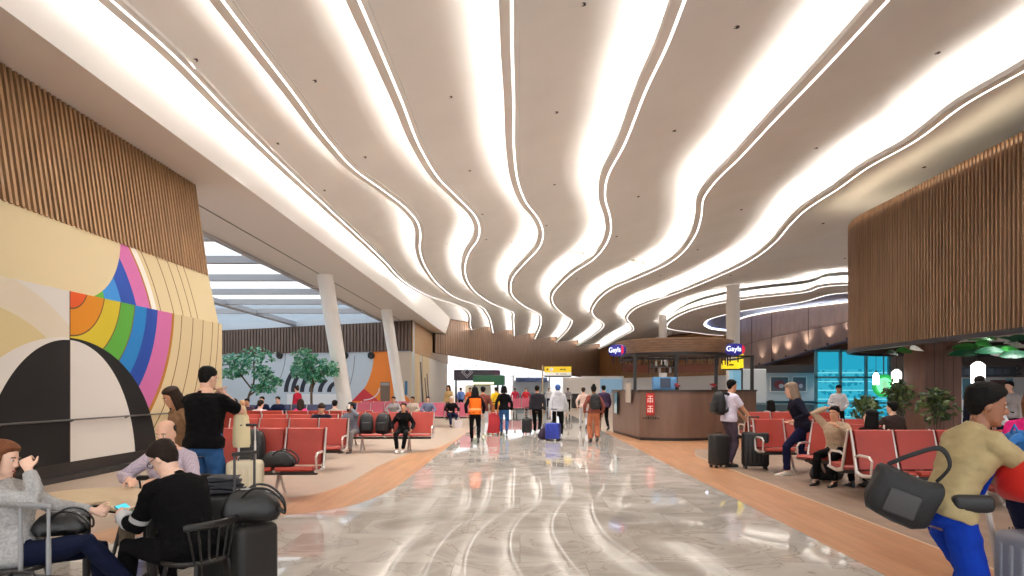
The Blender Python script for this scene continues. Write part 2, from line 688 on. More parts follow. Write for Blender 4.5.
# ------------------------------------------------------------------ small dots with added fill lamps, and slot vents in the ceiling
dots = [(195, 60), (314, 80), (277, 143), (583, 3), (450, 96), (556, 111.5), (736.5, 26), (674, 130), (937.5, 52), (364.5, 156.5), (469, 170), (324, 190), (405, 203), (482, 214),
        (554, 184), (638, 196), (486, 239), (616.5, 236), (546, 225), (816, 147.5), (741, 209), (823, 223), (924, 167)]
near_names = ['above the first bright line from the timber wall', '']
b = MB()
b.lathe([(.055, .0), (.055, -.008), (.038, -.01), (.05, .01), (.05, .08), (.001, .08)], n=18)
sp0 = b.build('ceiling_dot_lamp', mat('ceiling_dot_dark', (52, 42, 36), .5))
spots = [on_ceiling(x, y) for x, y in dots]
spots += [Vector((x, y, float(ceil_z(x, y)))) for y in (30, 38, 47, 57) for x in (-3.4, -.4, 3.3, 8.2)] + [Vector((x, y, float(ceil_z(x, y)))) for x, y in ((11.2, 31), (15.5, 28), (12, 37), (17.5, 35), (9.5, 44), (10.5, 53))] + [Vector((x, y, ZC + .008)) for x, y in ((15.2, 49.5), (15.6, 56), (17.2, 46.5), (16.2, 63), (19.4, 42.2))]  # extra dots and lamps added to brighten the far hall
for i, p in enumerate(spots):
    o = sp0 if i == 0 else sp0.copy()
    if i:
        COL.objects.link(o)
    o.location = p - Vector((0, 0, .02))
    tag(o, 'small dark round dot with an added fill lamp on the pale wavy ceiling', 'downlight', 'ceiling dots with added fill lamps')
    li = bpy.data.lights.new('spot', 'SPOT')  # spot lamp added at every dot to lift the general light
    li.energy = SPOT
    li.color = (1, .965, .93)
    li.spot_size = R(116)
    li.spot_blend = 1
    li.shadow_soft_size = .12
    lo = bpy.data.objects.new('spot', li)
    lo.location = p - Vector((0, 0, .1))
    COL.objects.link(lo)
# ------------------------------------------------------------------ the oval island on the right
def plan(pts, z):
    return [Vector((XP(x, F * (z - EYE) / (HY - y)), F * (z - EYE) / (HY - y), 0)) for x, y in pts]


ov1 = plan([(854, 284), (800, 292.5), (741, 299), (697.5, 307.5), (675, 316), (665, 324), (667, 329), (690, 332.5), (727.5, 336)], ZC) + [Vector((36, 80, 0)), Vector((44, 60, 0)), Vector((36, 38, 0))]
ov2 = plan([(854, 292.5), (800, 302.5), (742.5, 311), (712, 318.5), (705, 323), (707, 327), (722.5, 330.5)], ZC) + [Vector((30, 74, 0)), Vector((38, 60, 0)), Vector((32, 44, 0))]
c1 = spline(ov1, 12, True)


def resample(c, n):
    c = c + [c[0]]
    L = [0]
    for a, q in zip(c, c[1:]):
        L.append(L[-1] + (q - a).length)
    out = []
    for i in range(n):
        t = L[-1] * i / n
        j = max(k for k in range(len(L) - 1) if L[k] <= t)
        out.append(c[j].lerp(c[j + 1], (t - L[j]) / max(1e-9, L[j + 1] - L[j])))
    return out


def inset(c, d):
    out = []
    n = len(c)
    for i in range(n):
        t = (c[(i + 1) % n] - c[i - 1]).normalized()
        out.append(c[i] + Vector((t.y, -t.x, 0)) * d)
    return out


def area2(c):
    return sum(a.x * q.y - q.x * a.y for a, q in zip(c, c[1:] + c[:1]))


c1 = resample(c1, 160)
c2 = resample(spline(ov2, 12, True), 160)
sg = 1 if area2(c1) > 0 else -1      # inset(+) goes outward for counter-clockwise outlines
sg2 = 1 if area2(c2) > 0 else -1
def up(c, z): return [Vector((p.x, p.y, z)) for p in c]
b = MB()
ins = inset(c1, -.25 * sg)
b.loft([up(inset(c1, -.45 * sg), ZC + .6), up(inset(c1, -.45 * sg), ZC + .05), up(inset(c1, -.03 * sg), ZC + .05), up(inset(c1, -.03 * sg), ZC + .14), up(c1, ZC + .14), up(c1, ZC), up(c2, ZC - .001), up(c2, ZC + .12)], cap=False)
isl = struct(b.build('ceiling_island', plaster, smooth=30))
b = MB()
b.loft([up(inset(c1, -.06 * sg), ZC + .06), up(inset(c1, -.2 * sg), ZC + .06), up(inset(c1, -.2 * sg), ZC + .09), up(inset(c1, -.06 * sg), ZC + .09)], cap=False, close=True)
b.build('light_strip', led, isl, smooth=0)
b = MB()
for cc, ss, off in ((c1, sg, -.22), (c2, sg2, .08)):
    o1, o2 = inset(cc, (off - .07) * ss), inset(cc, off * ss)
    b.loft([up(o1, ZC - .012), up(o2, ZC - .012), up(o2, ZC - .002), up(o1, ZC - .002)], cap=False, close=True)
b.build('light_line', led_thin, isl, smooth=0)
b = MB()
b.v, b.f, b.m = up(c2, ZC + .12), [tuple(range(160))], [0]
struct(b.build('ceiling_recess', mat('blue_light_tint', (176, 190, 226), .6), smooth=0))  # glow of the blue LEDs put into the recess's base colour
ledblue = emat('led_blue', (200, 212, 255), 12.0)
b = MB()
o1, o2 = inset(c2, -.03 * sg2), inset(c2, -.1 * sg2)
b.loft([up(o1, ZC + .03), up(o2, ZC + .03), up(o2, ZC + .05), up(o1, ZC + .05)], cap=False, close=True)
b.build('light_strip', ledblue, isl, smooth=0)

# three slot diffusers beside the bright coves
b = MB()
b.box(-.75, .75, -.11, .11, -.05, .02)
b.k = 1
for q in (-.05, .05):
    b.box(-.7, .7, q - .025, q + .025, -.055, -.049)
sv = b.build('air_diffuser', [mat('diffuser_frame', (190, 184, 176), .5), mat('diffuser_slot', (120, 112, 104), .6)], smooth=0)
for i, (x, y, a, lb) in enumerate([(577.5, 266, 40, 'short grey slot diffuser in the ceiling left of the two other slot diffusers'), (637.5, 273.5, 30, 'short grey slot diffuser in the ceiling between the two other slot diffusers'), (710, 300.6, 18, 'short grey slot diffuser in the ceiling above the white column behind the kiosk')]):
    o = sv if i == 0 else copy_tree(sv)
    o.location = on_ceiling(x, y) - Vector((0, 0, .10))
    o.rotation_euler = (0, 0, R(90 - a))
    tag(o, lb, 'air vent', 'slot diffusers in the ceiling')

# ================================================================== SLATTED WALLS
def slats(b, p0, p1, zb0, zb1, zt0, zt1, pitch, w, dep, nrm, lean=(0, 0)):
    """bars along plan segment p0-p1 standing proud along nrm; lean = plan offset of the top"""
    p0, p1, nrm = Vector((*p0, 0)), Vector((*p1, 0)), Vector((*nrm, 0))
    L = (p1 - p0).length
    n = int(L / pitch)
    d = (p1 - p0).normalized()
    for i in range(n):
        t = (i + .5) / n
        q = p0.lerp(p1, t) + nrm * dep / 2
        zb, zt = zb0 + (zb1 - zb0) * t, zt0 + (zt1 - zt0) * t
        b.bar(q + Vector((0, 0, zb)), q + Vector((lean[0], lean[1], zt)), w, dep, up=nrm)


def backing(b, p0, p1, zb0, zb1, zt0, zt1, thick, nrm, lean=(0, 0)):
    n = Vector((*nrm, 0)) * -thick
    l = Vector((*lean, 0))
    a0, a1 = Vector((*p0, zb0)), Vector((*p1, zb1))
    b1, b0 = Vector((*p1, zt1)) + l, Vector((*p0, zt0)) + l
    b.extr([a0, a1, b1, b0], n)


# ---- near left wall: timber above, painted mural panels below
b = MB()
b.box(-9.4, -8.55, -4, 17.15, 0, 4.4)
b.box(-9.4, -8.85, -4, 17.15, 4.4, 7.0)
wl = struct(b.build('wall_left', white, smooth=0))
b = MB()
backing(b, (-8.30, -4), (-8.30, 17.2), 4.62, 4.62, 7.0, 7.0, .1, (1, 0), (-.34, 0))
b.k = 1
slats(b, (-8.30, 8.6), (-8.30, 17.2), 4.60, 4.60, 6.99, 6.99, .132, .062, .075, (1, 0), (-.34, 0))
b.build('slat_cladding', [gapm, oak], wl, smooth=0)

TAN, LINEC = (200, 183, 146), (96, 70, 40)
RING = [(.48, (198, 80, 35)), (.96, (195, 124, 31)), (1.46, (195, 176, 49)), (1.93, (73, 140, 49)), (2.36, (24, 107, 167)), (2.77, (21, 58, 137)), (3.35, (181, 98, 149)), (3.45, (154, 102, 35))]


def mural_low(x, y, z):
    r = ((y - 11.41) * (y - 11.41) + (z - 3.5) * (z - 3.5)).sqrt()
    c = TAN
    col = exmix(r < 0.0, TAN, TAN)
    for q in (3.78, 4.3, 4.8, 5.3, 5.62):
        col = exmix((r - q).abs() < .016, col, LINEC)
    for q, rgb in reversed(RING):
        col = exmix(r < q, col, rgb)
    for q, rgb in RING[:4]:
        col = exmix((r - q).abs() < .014, col, LINEC)
    # hills on the left of the seam
    h = ((y - 9.3) * (y - 9.3) + z * z).sqrt()
    left = exmix(h < 3.42, (214, 210, 204), (212, 202, 182))
    left = exmix(h < 2.9, left, (202, 186, 142))
    lf = y < 11.41
    col = exmix(lf, col, left)
    e1 = ((y - 11.41) * (y - 11.41) / (2.75 * 2.75) + z * z / (2.5 * 2.5)).sqrt() < 1.0
    e2 = ((y - 11.41) * (y - 11.41) / (1.95 * 1.95) + z * z / (2.46 * 2.46)).sqrt() < 1.0
    blk, wht = (19, 18, 19), (216, 212, 206)
    outer = exmix(lf, blk, wht)
    inner = exmix(lf, wht, blk)
    col = exmix(e1, col, outer)
    col = exmix(e2, col, inner)
    return exmix((y - 11.41).abs() < .012, col, (60, 44, 30))


def mural_up(x, y, z):
    r = ((y - 11.5) * (y - 11.5) + (z - 3.3) * (z - 3.3)).sqrt()
    col = exmix((r - 2.68).abs() < .11, TAN, (226, 222, 214))
    for q in (2.95, 3.5, 3.92, 4.3, 4.62):
        col = exmix((r - q).abs() < .016, col, LINEC)
    for q, rgb in ((2.6, (154, 102, 35)), (2.54, (181, 98, 149)), (2.03, (21, 58, 137)), (1.52, (45, 114, 176)), (1.0, (73, 140, 49))):
        col = exmix(r < q, col, rgb)
    e = ((y - 11.36) * (y - 11.36) + (z - 5.4) * (z - 5.4)).sqrt() < 2.22
    col = exmix(e, col, (200, 184, 148))
    return exmix(y < 11.0, col, (200, 184, 148))


ml, mu = exmat('mural_lower', mural_low, .7), exmat('mural_upper', mural_up, .7)
b = MB()
b.box(-8.6, -7.9, -4, 17.23, .32, 3.32)
b.build('mural_panel', ml, wl, smooth=0)
b = MB()
b.extr([(-7.98, -4, 3.3), (-7.98, 17.22, 3.3), (-8.26, 17.22, 4.62), (-8.26, -4, 4.62)], (-.25, 0, 0))
b.build('mural_panel', mu, wl, smooth=0)
b = MB()
b.box(-8.6, -7.96, -4, 17.2, .02, .32)
b.box(-7.96, -7.86, -4, 17.2, .0, .1)
b.build('skirting', mat('skirting_black', (32, 30, 30), .5), wl, smooth=0)
b = MB()
b.tube([(-7.85, -4, 1.06), (-7.85, 15.3, 1.06)], .016, 8)
for y in np.arange(-3, 15.4, 1.6):
    b.bar((-7.9, y, 1.03), (-7.84, y, 1.05), .03, .03)
b.build('guard_rail', mat('rail_dark', (58, 54, 52), .4), wl)

# ---- far left wall behind the seating, oblique, with its painted front
W0, W1 = Vector((-8.5, 51, 0)), Vector((-31, 58, 0))
du = (W1 - W0).normalized()
nu = Vector((-du.y, du.x, 0))
if nu.y > 0:
    nu = -nu
def WP(px, py, off=0):
    """point on the far wall under image position (px, py)"""
    k = (px - VX) / F
    # W0 + u*du : x = k*y
    u = (k * W0.y - W0.x) / (du.x - k * du.y)
    q = W0 + du * u
    return Vector((q.x, q.y, EYE + (HY - py) / F * q.y)) + nu * off


b = MB()
backing(b, (W0.x, W0.y), (W1.x, W1.y), 0, 0, 9, 9, .5, (nu.x, nu.y))
wf = struct(b.build('wall_far', mat('far_wall_paint', (190, 200, 210), .6), smooth=0))
b = MB()
g0, g1 = W0 + nu * .05, W1 + nu * .05
backing(b, (g0.x, g0.y), (g1.x, g1.y), 4.6, 4.6, 6.95, 6.6, .1, (nu.x, nu.y))
b.k = 1
slats(b, (g0.x, g0.y), (g1.x, g1.y), 4.58, 4.58, 6.95, 6.6, .3, .2, .08, (nu.x, nu.y))
b.build('slat_cladding', [walnut_back, greybrown], wf, smooth=0)


def decal(b, pxs, off=.012):
    b.extr([WP(x, y, 0) for x, y in pxs], nu * off)


def arcpts(cx, cy, rx, ry, a0, a1, n=16):
    return [(cx + rx * math.cos(R(a0 + (a1 - a0) * i / n)), cy - ry * math.sin(R(a0 + (a1 - a0) * i / n))) for i in range(n + 1)]


b = MB()
decal(b, [(287, 394), (345, 394), (345, 420), (287, 420)], .008)          # white field under the stripes
b.k = 1
for i, rr in enumerate((10, 19, 28, 37, 46, 55, 62)):
    a1 = 180
    a0 = 180 - min(58, 16 + rr * .9) if rr > 25 else 80
    o_, i_ = arcpts(346, 392, rr, rr * .72, a0, a1), arcpts(346, 392, rr - 4.2, (rr - 4.2) * .72, a0, a1)
    decal(b, o_ + i_[::-1], .02)
b.k = 2
decal(b, [(393.5, 351)] + [(372 + 0, 351)] + arcpts(340, 352, 34, 52, 0, -78, 12)[1:] + [(352, 412), (393.5, 412)], .01)   # orange field
b.k = 3
decal(b, [(352, 401), (364, 388.5), (379, 401)], .02)                        # red hill
b.k = 4
decal(b, [(340, 403), (378, 403), (378, 409), (340, 409)], .02)
b.k = 0
decal(b, arcpts(364, 388, 16, 12.5, 0, -90, 8) + arcpts(364, 388, 15, 11.5, -90, 0, 8), .03)
b.k = 5
decal(b, [(393.5, 352), (411.5, 352), (411.5, 412), (393.5, 412)], .011)
b.k = 2
decal(b, [(400, 412), (400, 391), (404, 394), (411, 401), (411.5, 412)], .02)
b.k = 6
o_ = arcpts(258, 352, 28, 44, 20, -62, 20)
decal(b, o_ + [(x - .8, y) for x, y in o_[::-1]], .015)
o_ = arcpts(346, 338, 10, 52, -20, -100, 20)
decal(b, o_ + [(x - 1, y) for x, y in o_[::-1]], .015)
b.build('mural', [mat('mural_white', (226, 226, 230), .6), mat('mural_navy_black', (30, 34, 50), .6), mat('mural_orange', (226, 126, 42), .6), mat('mural_red', (196, 44, 56), .6), mat('mural_navy', (36, 58, 110), .6), mat('mural_beige', (196, 182, 164), .6), mat('mural_line', (140, 148, 156), .6)], wf, smooth=0)
dr = MB()
decal(dr, [(380.5, 382), (390, 382), (390, 410.5), (380.5, 410.5)], .03)
dr.k = 1
decal(dr, [(381, 382.8), (389.5, 382.8), (389.5, 385.5), (381, 385.5)], .05)
d1 = struct(dr.build('door_1', [mat('door_bronze', (112, 96, 84), .4, metal=.3), mat('door_panel', (150, 146, 144), .3)], smooth=0))
dr = MB()
decal(dr, [(405, 381), (407.5, 381), (407.5, 395), (405, 395)], .03)
struct(dr.build('window_1', mat('window_blue', (60, 110, 150), .2), smooth=0))
for i, (x, y, lb) in enumerate([(280, 355.5, 'black round wall speaker between the two green trees'), (345.5, 355.5, 'black round wall speaker beside the nearer leaning white column'), (371.5, 355.5, 'black round wall speaker at the top of the orange painted field')]):
    b = MB()
    b.X = Matrix.Translation(WP(x, y, .0)) @ nu.to_track_quat('Z', 'Y').to_matrix().to_4x4()
    b.lathe([(.28, 0), (.28, .14), (.24, .17), (.2, .12), (.06, .10), (.001, .14)], n=20)
    tag(b.build('wall_speaker', black), lb, 'speaker', 'round wall speakers')

# ---- return wall from the far corner along the walkway: timber above, tan mural below
b = MB()
b.box(-9.0, -8.5, 51.3, 76, 0, 9)
ws = struct(b.build('wall_return', mat('return_paint', (222, 216, 208), .6), smooth=0))
b = MB()
backing(b, (-8.48, 51), (-8.48, 76), 4.55, 4.55, 7, 7, .1, (1, 0))
b.k = 1
slats(b, (-8.48, 51), (-8.48, 76), 4.5, 4.5, 7, 7, .3, .22, .06, (1, 0))
b.build('slat_cladding', [gapm, wood('tan_slat', (158, 124, 86), (178, 142, 102), (3, 3, .3), .5)], ws, smooth=0)
b = MB()
b.box(-8.5, -8.47, 51, 53.6, 0, 4.5)
b.k = 1
b.box(-8.5, -8.46, 53.6, 55.0, 0, 4.5)
b.box(-8.5, -8.46, 56.5, 60.5, 0, 4.5)
b.k = 2
for y0, z0 in ((55.0, 3.9), (57.5, 2.6), (58.8, 3.0)):
    b.extr([(-8.465, y0, z0), (-8.465, y0 + .5, z0), (-8.465, y0 + 2.2, 0), (-8.465, y0 + 1.4, 0)], (.02, 0, 0))
b.build('mural', [mat('return_beige', (214, 192, 152), .6), mat('return_tan', (222, 200, 160), .6), mat('return_dark', (70, 60, 66), .6)], ws, smooth=0)

# ---- slanted timber bulkhead closing the hall, and its continuation behind the kiosk
B0, B1 = Vector((-8.2, 62.5, 0)), Vector((12.4, 101, 0))
db = (B1 - B0).normalized()
nb = Vector((db.y, -db.x, 0))
if nb.y > 0:
    nb = -nb
b = MB()
bk = [(0, 5.15, 8.6), (1, 3.0, 8.6)]
backing(b, (B0.x, B0.y), (B1.x, B1.y), 5.1, 3.0, 8.6, 8.6, .4, (nb.x, nb.y))
b.k = 1
slats(b, (B0.x, B0.y), (B1.x, B1.y), 5.05, 2.95, 8.5, 8.5, .42, .36, .07, (nb.x, nb.y))
struct(b.build('wall_bulkhead', [walnut_back, walnut], smooth=0))
b = MB()
backing(b, (12.3, 101), (27, 68), 3.2, 3.2, 8.6, 8.6, .4, (-.9, -.4))
b.k = 1
slats(b, (12.3, 101), (27, 68), 3.2, 3.2, 8.5, 8.5, .5, .44, .06, (-.91, -.41))
b.k = 2
backing(b, (12.3, 101), (27, 68), 0, 0, 3.2, 3.2, .4, (-.9, -.4))
struct(b.build('wall_behind_kiosk', [gapm, wood('tan_panel', (150, 110, 70), (172, 130, 88), (3, 3, .3), .5), white], smooth=0))

# ---- skylight over the seating on the left: beams, glass
b = MB()
for y in (19.5, 23.6, 27.9, 32.4, 37, 41.3, 46.2):
    b.box(-32, -10.8, y - .16, y + .16, 6.98, 7.3)
for x in (-18.9, -27):
    b.box(x - .25, x + .25, 17.3, 58, 6.9, 7.2)
b.box(-11.0, -10.8, 17.3, 52, 6.9, 9)
sk = struct(b.build('window_2', mat('skylight_frame', (172, 174, 180), .5), smooth=0))
gl = bpy.data.materials.new('skylight_glass')
gl.use_nodes = True
g_ = gl.node_tree
g_.nodes.clear()
tr_, gs_, mx_, out_ = [g_.nodes.new('ShaderNode' + t) for t in ('BsdfTransparent', 'BsdfGlossy', 'MixShader', 'OutputMaterial')]
tr_.inputs[0].default_value = (.9, .93, .95, 1)
gs_.inputs['Roughness'].default_value = .05
mx_.inputs[0].default_value = .06
g_.links.new(tr_.outputs[0], mx_.inputs[1])
g_.links.new(gs_.outputs[0], mx_.inputs[2])
g_.links.new(mx_.outputs[0], out_.inputs[0])
b = MB()
b.box(-32, -10.9, 17.3, 60, 7.3, 7.32)
b.build('glass', gl, sk, smooth=0)
b = MB()
b.box(-32.5, -32, 17, 60, 0, 7.4)
b.box(-32.5, -9.4, 16.7, 17.2, 0, 9)
struct(b.build('wall_side', white, smooth=0))

# ---- leaning white columns
for i, (x, y, lb) in enumerate([(-9.2, 30.8, 'nearer leaning white column under the soffit'), (-9.1, 44.4, 'farther leaning white column in front of the orange painting')]):
    b = MB()
    b.tube([(x + 1.05, y, 0), (x - .05, y, 7.05)], [.33, .37], 28)
    struct(b.build('column', white))
for x, y, r in ((13.6, 41.5, .42), (12.75, 58, .35)):
    b = MB()
    b.tube([(x, y, 0), (x, y, 8.2)], r, 28)
    struct(b.build('column', white))

# ---- far glazed end of the terminal seen under the bulkhead
b = MB()
b.box(-46, 46, 150, 150.3, 0, 2.2)
b.box(-46, 46, 150, 150.3, 13, 14)
for x in np.arange(-46, 47, 4):
    b.box(x - .12, x + .12, 149.9, 150.2, 2.2, 13)
for z in (4.4, 7, 9.6):
    b.box(-46, 46, 149.9, 150.2, z - .1, z + .1)
win = struct(b.build('window_3', white, smooth=0))
b = MB()
b.box(-46, 46, 150.05, 150.07, 2.2, 13)
b.build('glass', gl, win, smooth=0)
b = MB()
for i in range(9):
    b.bar((-30 + i * 8, 78, 8.4), (-26 + i * 8, 149, 9.5), .5, .5)
struct(b.build('beam', white, smooth=0))

# ---- big timber lantern on the right over the food court
lp = [Vector((11.0, 1.5, 0)), Vector((11.0, 20.6, 0))]
cx, cy, rr = 14.3, 20.6, 3.3
lp += [Vector((cx + rr * math.cos(R(a)), cy + rr * 1.15 * math.sin(R(a)), 0)) for a in range(174, 89, -6)]
lp += [Vector((30, cy + rr * 1.15, 0))]
ZB, ZT = 2.92, 7.2
b = MB()
inl = []
for i, p in enumerate(lp):
    d = (lp[min(i + 1, len(lp) - 1)] - lp[max(i - 1, 0)]).normalized()
    inl.append(p - Vector((-d.y, d.x, 0)) * .25)
b.loft([[(p.x, p.y, ZB), (q.x, q.y, ZB), (q.x, q.y, ZT - .15), (p.x, p.y, ZT - .15)] for p, q in zip(lp, inl)])
b.extr([(p.x, p.y, ZT - .25) for p in inl] + [(36, 24, ZT - .25), (36, 1.5, ZT - .25)], (0, 0, .08))
lan = struct(b.build('wall_lantern', lantern_back, smooth=0))
b = MB()
acc, nxt = 0, .07
for p, q in zip(lp, lp[1:]):
    L = (q - p).length
    d = (q - p).normalized()
    n = Vector((-d.y, d.x, 0))
    while nxt < acc + L:
        c = p + d * (nxt - acc) + n * .035
        if c.y > 9 and c.x < 18:
            b.bar(c + Vector((0, 0, ZB + .02)), c + Vector((0, 0, ZT)), .056, .10, up=n)
        nxt += .132
    acc += L
b.build('slat_cladding', lantern_wood, lan, smooth=0)
b = MB()
pl2 = [p.copy() for p in lp]
rim = []
for i, p in enumerate(lp):
    d = (lp[min(i + 1, len(lp) - 1)] - lp[max(i - 1, 0)]).normalized()
    rim.append(p + Vector((-d.y, d.x, 0)) * .12)
b.loft([[(p.x, p.y, ZB - .1), (q.x, q.y, ZB - .1), (q.x, q.y, ZB + .02), (p.x, p.y, ZB + .02)] for p, q in zip(lp, rim)])
b.build('rim_band', mat('rim_black', (34, 32, 40), .4), lan, smooth=0)
b = MB()
inn = []
for i, p in enumerate(lp):
    d = (lp[min(i + 1, len(lp) - 1)] - lp[max(i - 1, 0)]).normalized()
    inn.append(p - Vector((-d.y, d.x, 0)) * .12)
b.loft([[(p.x, p.y, ZT - .12), (q.x, q.y, ZT - .12), (q.x, q.y, ZT - .06), (p.x, p.y, ZT - .06)] for p, q in zip([p * .985 + q * .015 for p, q in zip(lp, inn)], inn)])
b.build('light_strip', emat('led_warm', (255, 232, 196), LED * .3), lan, smooth=0)
b = MB()
b.extr([(p.x, p.y, 3.5) for p in inl] + [(36, 24, 3.5), (36, 1.5, 3.5)], (0, 0, .1))
b.extr([(15.6, 24.2, 3.5), (18.7, 34, 3.5), (36, 34, 3.5), (36, 24.2, 3.5)], (0, 0, .1))
struct(b.build('ceiling_food_court', mat('court_ceiling', (232, 228, 236), .6), smooth=0))

# ---- brown panelled curved wall above the shops, sloping lower edge
bw = [(26.5, 43), (23.9, 46.6), (21.2, 51), (20.0, 54.5), (19.7, 57.5), (20.3, 61), (21.8, 65), (25, 70)]
bz = [5.9, 5.15, 4.1, 3.5, 3.05, 2.95, 2.9, 2.9]
sp = spline([(x, y, z) for (x, y), z in zip(bw, bz)], 6)
b = MB()
b.grid([[(p.x, p.y, p.z), (p.x, p.y, p.z + .03), (p.x, p.y, (p.z + 8) / 2 + .6), (p.x, p.y, ZC + .16)] for p in sp])
b.grid([[(p.x, p.y, p.z), (p.x + 1.0, p.y + .8, p.z)] for p in sp])
b.k = 1
b.grid([[(p.x + .9, p.y + .7, -.1), (p.x + .9, p.y + .7, p.z + .1)] for p in sp])
pw = struct(b.build('wall_panelled', [panelwood, mat('shopfront_brown', (74, 58, 52), .6)], smooth=30))
b = MB()
for i in range(0, len(sp), 5):
    p = sp[i]
    b.bar((p.x - .01, p.y - .01, p.z), (p.x - .01, p.y - .01, ZC + .1), .03, .03)
b.tube([(p.x - .01, p.y - .01, (p.z + ZC) / 2) for p in sp], .018, 5)
b.build('panel_joint', mat('joint_dark', (70, 52, 44), .7), pw, smooth=0)
b = MB()
b.tube([(p.x - .05, p.y - .05, ZC + .1) for p in sp], .06, 6)
b.build('light_line', led_thin, pw, smooth=0)
b = MB()
b.tube([(p.x - .1, p.y - .1, p.z - .05) for p in sp], .11, 6)
b.build('edge_band', mat('edge_blue_black', (38, 40, 52), .4), pw, smooth=0)


def on_sp(px):
    return min(sp, key=lambda p: abs(p.x / p.y * F + VX - px))


b = MB()
b.lathe([(.001, 0), (.09, 0), (.09, .12), (.07, .14), (.001, .13)], n=14)
b.k = 1
b.lathe([(.001, .135), (.06, .138), (.001, .142)], n=12)
up0 = b.build('uplight', [dark, emat('uplight_glow', (255, 236, 205), 12)])
ulab = ['leftmost small uplight at the foot of the brown panelled wall', 'second small uplight from the left under the brown panelled wall', 'third small uplight from the left under the brown panelled wall',
        'third small uplight from the right under the brown panelled wall', 'second small uplight from the right under the brown panelled wall', 'rightmost small uplight on the brown wall beside the slatted timber block']
for i, px in enumerate((761, 774, 787.5, 807, 829, 849)):
    k = (px - VX) / F
    best = None
    for a, c in zip(sp[:-1], sp[1:]):
        fa, fc = a.x - k * a.y, c.x - k * c.y
        if fa * fc <= 0 and a.y < 58:
            t = fa / (fa - fc)
            best = a.lerp(c, t)
            break
    p = best if best else on_sp(px)
    o = up0 if i == 0 else copy_tree(up0)
    o.location = (p.x - .22, p.y - .2, p.z + .06)
    tag(o, ulab[i], 'uplight', 'uplights along the brown wall')
    li = bpy.data.lights.new('spot', 'SPOT')
    li.energy = 110
    li.color = (1, .93, .82)
    li.spot_size = R(75)
    li.spot_blend = .8
    li.shadow_soft_size = .06
    lo = bpy.data.objects.new('spot', li)
    lo.rotation_euler = (R(180), 0, 0)
    lo.location = (0, 0, .2)
    lo.parent = o
    COL.objects.link(lo)
# ================================================================== SEATING
red = mat('red_leather', (160, 54, 42), .45, var=.06, scale=5, bump=.05, bscale=90)
rose = mat('red_leather_light_tint', (178, 84, 104), .45, var=.06, scale=5)  # same red leather, with the bluish far light put into its colour
alu = mat('seat_aluminium', (214, 206, 198), .3, metal=.6)
graph = mat('beam_graphite', (62, 60, 60), .45)


def make_bench(leather, n=4, pitch=.6):
    root = empty('airport_bench')
    L = n * pitch
    for i in range(n):
        cx = -L / 2 + (i + .5) * pitch
        b = MB()
        sec = [(-.50, .405), (-.515, .43), (-.49, .465), (-.25, .455), (-.05, .43), (-.02, .40), (-.05, .385), (-.3, .40)]
        b.loft([[(cx + s * (pitch / 2 - .03 - e), y * (1 - .02 * (e > 0)), z) for y, z in sec] for s, e in ((-1, .012), (-1, 0), (1, 0), (1, .012))])
        b.build('seat', leather, root, 50)
        b = MB()
        sec = [(-.05, .45), (-.04, .50), (.03, .76), (.10, .99), (.125, 1.0), (.14, .985), (.08, .75), (.0, .47)]
        b.loft([[(cx + s * (pitch / 2 - .025 - e), y, z) for y, z in sec] for s, e in ((-1, .014), (-1, 0), (1, 0), (1, .014))])
        b.build('backrest', leather, root, 50)
    for i in range(n + 1):
        x = -L / 2 + i * pitch
        b = MB()
        b.tube([(x, -.47, .40), (x, -.2, .37), (x, -.03, .40), (x, .0, .50), (x, .07, .76), (x, .145, 1.0)], [.016, .022, .026, .022, .02, .016], 8, flat=1.3)
        b.build('side_frame', alu, root)
    for i in (0, n):
        x = -L / 2 + i * pitch
        b = MB()
        b.tube([(x, .02, .62), (x, -.1, .655), (x, -.36, .65), (x, -.43, .60), (x, -.40, .42)], [.014, .02, .02, .018, .014], 8)
        b.build('armrest', alu, root)
    b = MB()
    b.rbox((0, -.2, .345), (L - .08, .08, .06), .012)
    b.build('beam', graph, root)
    for x in (-L / 4, L / 4):
        b = MB()
        b.tube([(x, -.46, .025), (x, -.40, .05), (x, -.24, .30), (x, -.20, .34), (x, -.16, .30), (x, .02, .05), (x, .08, .025)], [.02, .022, .024, .03, .024, .022, .02], 8)
        b.lathe([(.001, 0), (.035, 0), (.035, .02), (.001, .025)], (x, -.46, 0), 10)
        b.lathe([(.001, 0), (.035, 0), (.035, .02), (.001, .025)], (x, .08, 0), 10)
        b.build('leg', alu, root)
    return root


bench0 = make_bench(red)
BENCH = []


def put_bench(src, first, x, y, rz, lb, group):
    o = src if first else copy_tree(src)
    o.location = (x, y, 0)
    o.rotation_euler = (0, 0, R(rz))
    tag(o, lb, 'bench', group)
    return o


BG = 'red gate benches'
put_bench(bench0, True, -4.2, 9.9, 2, 'red leather four seat bench nearest the rainbow wall, holding black bags', BG)
put_bench(bench0, False, -4.72, 13.2, 2, 'red leather bench directly behind the bench holding the black bags', BG)
put_bench(bench0, False, -5.55, 15.4, 2, 'red leather bench third from the front on the rainbow wall side', BG)
put_bench(bench0, False, -3.45, 16.9, 1, 'red leather bench where the girl in black sits beside two backpacks', BG)
put_bench(bench0, False, 5.87, 12.9, 0, 'red bench in front of the kiosk end with chrome dividers, passed by a dark walker', BG)
put_bench(bench0, False, 7.15, 16.9, 0, 'red bench behind the kiosk side bench, under the two dark haired heads', BG)
put_bench(bench0, False, 6.03, 9.35, 0, 'red bench nearest the stooping khaki traveller, facing the walkway', BG)
put_bench(bench0, False, 6.03, 9.72, 180, 'red bench back to back with the one nearest the khaki traveller', BG)
put_bench(bench0, False, -7.8, 18.2, 180, 'red bench facing the far wall under the blond and brown haired heads', BG)
put_bench(bench0, False, -5.3, 18.2, 180, 'red bench facing the far wall behind the two black backpacks', BG)
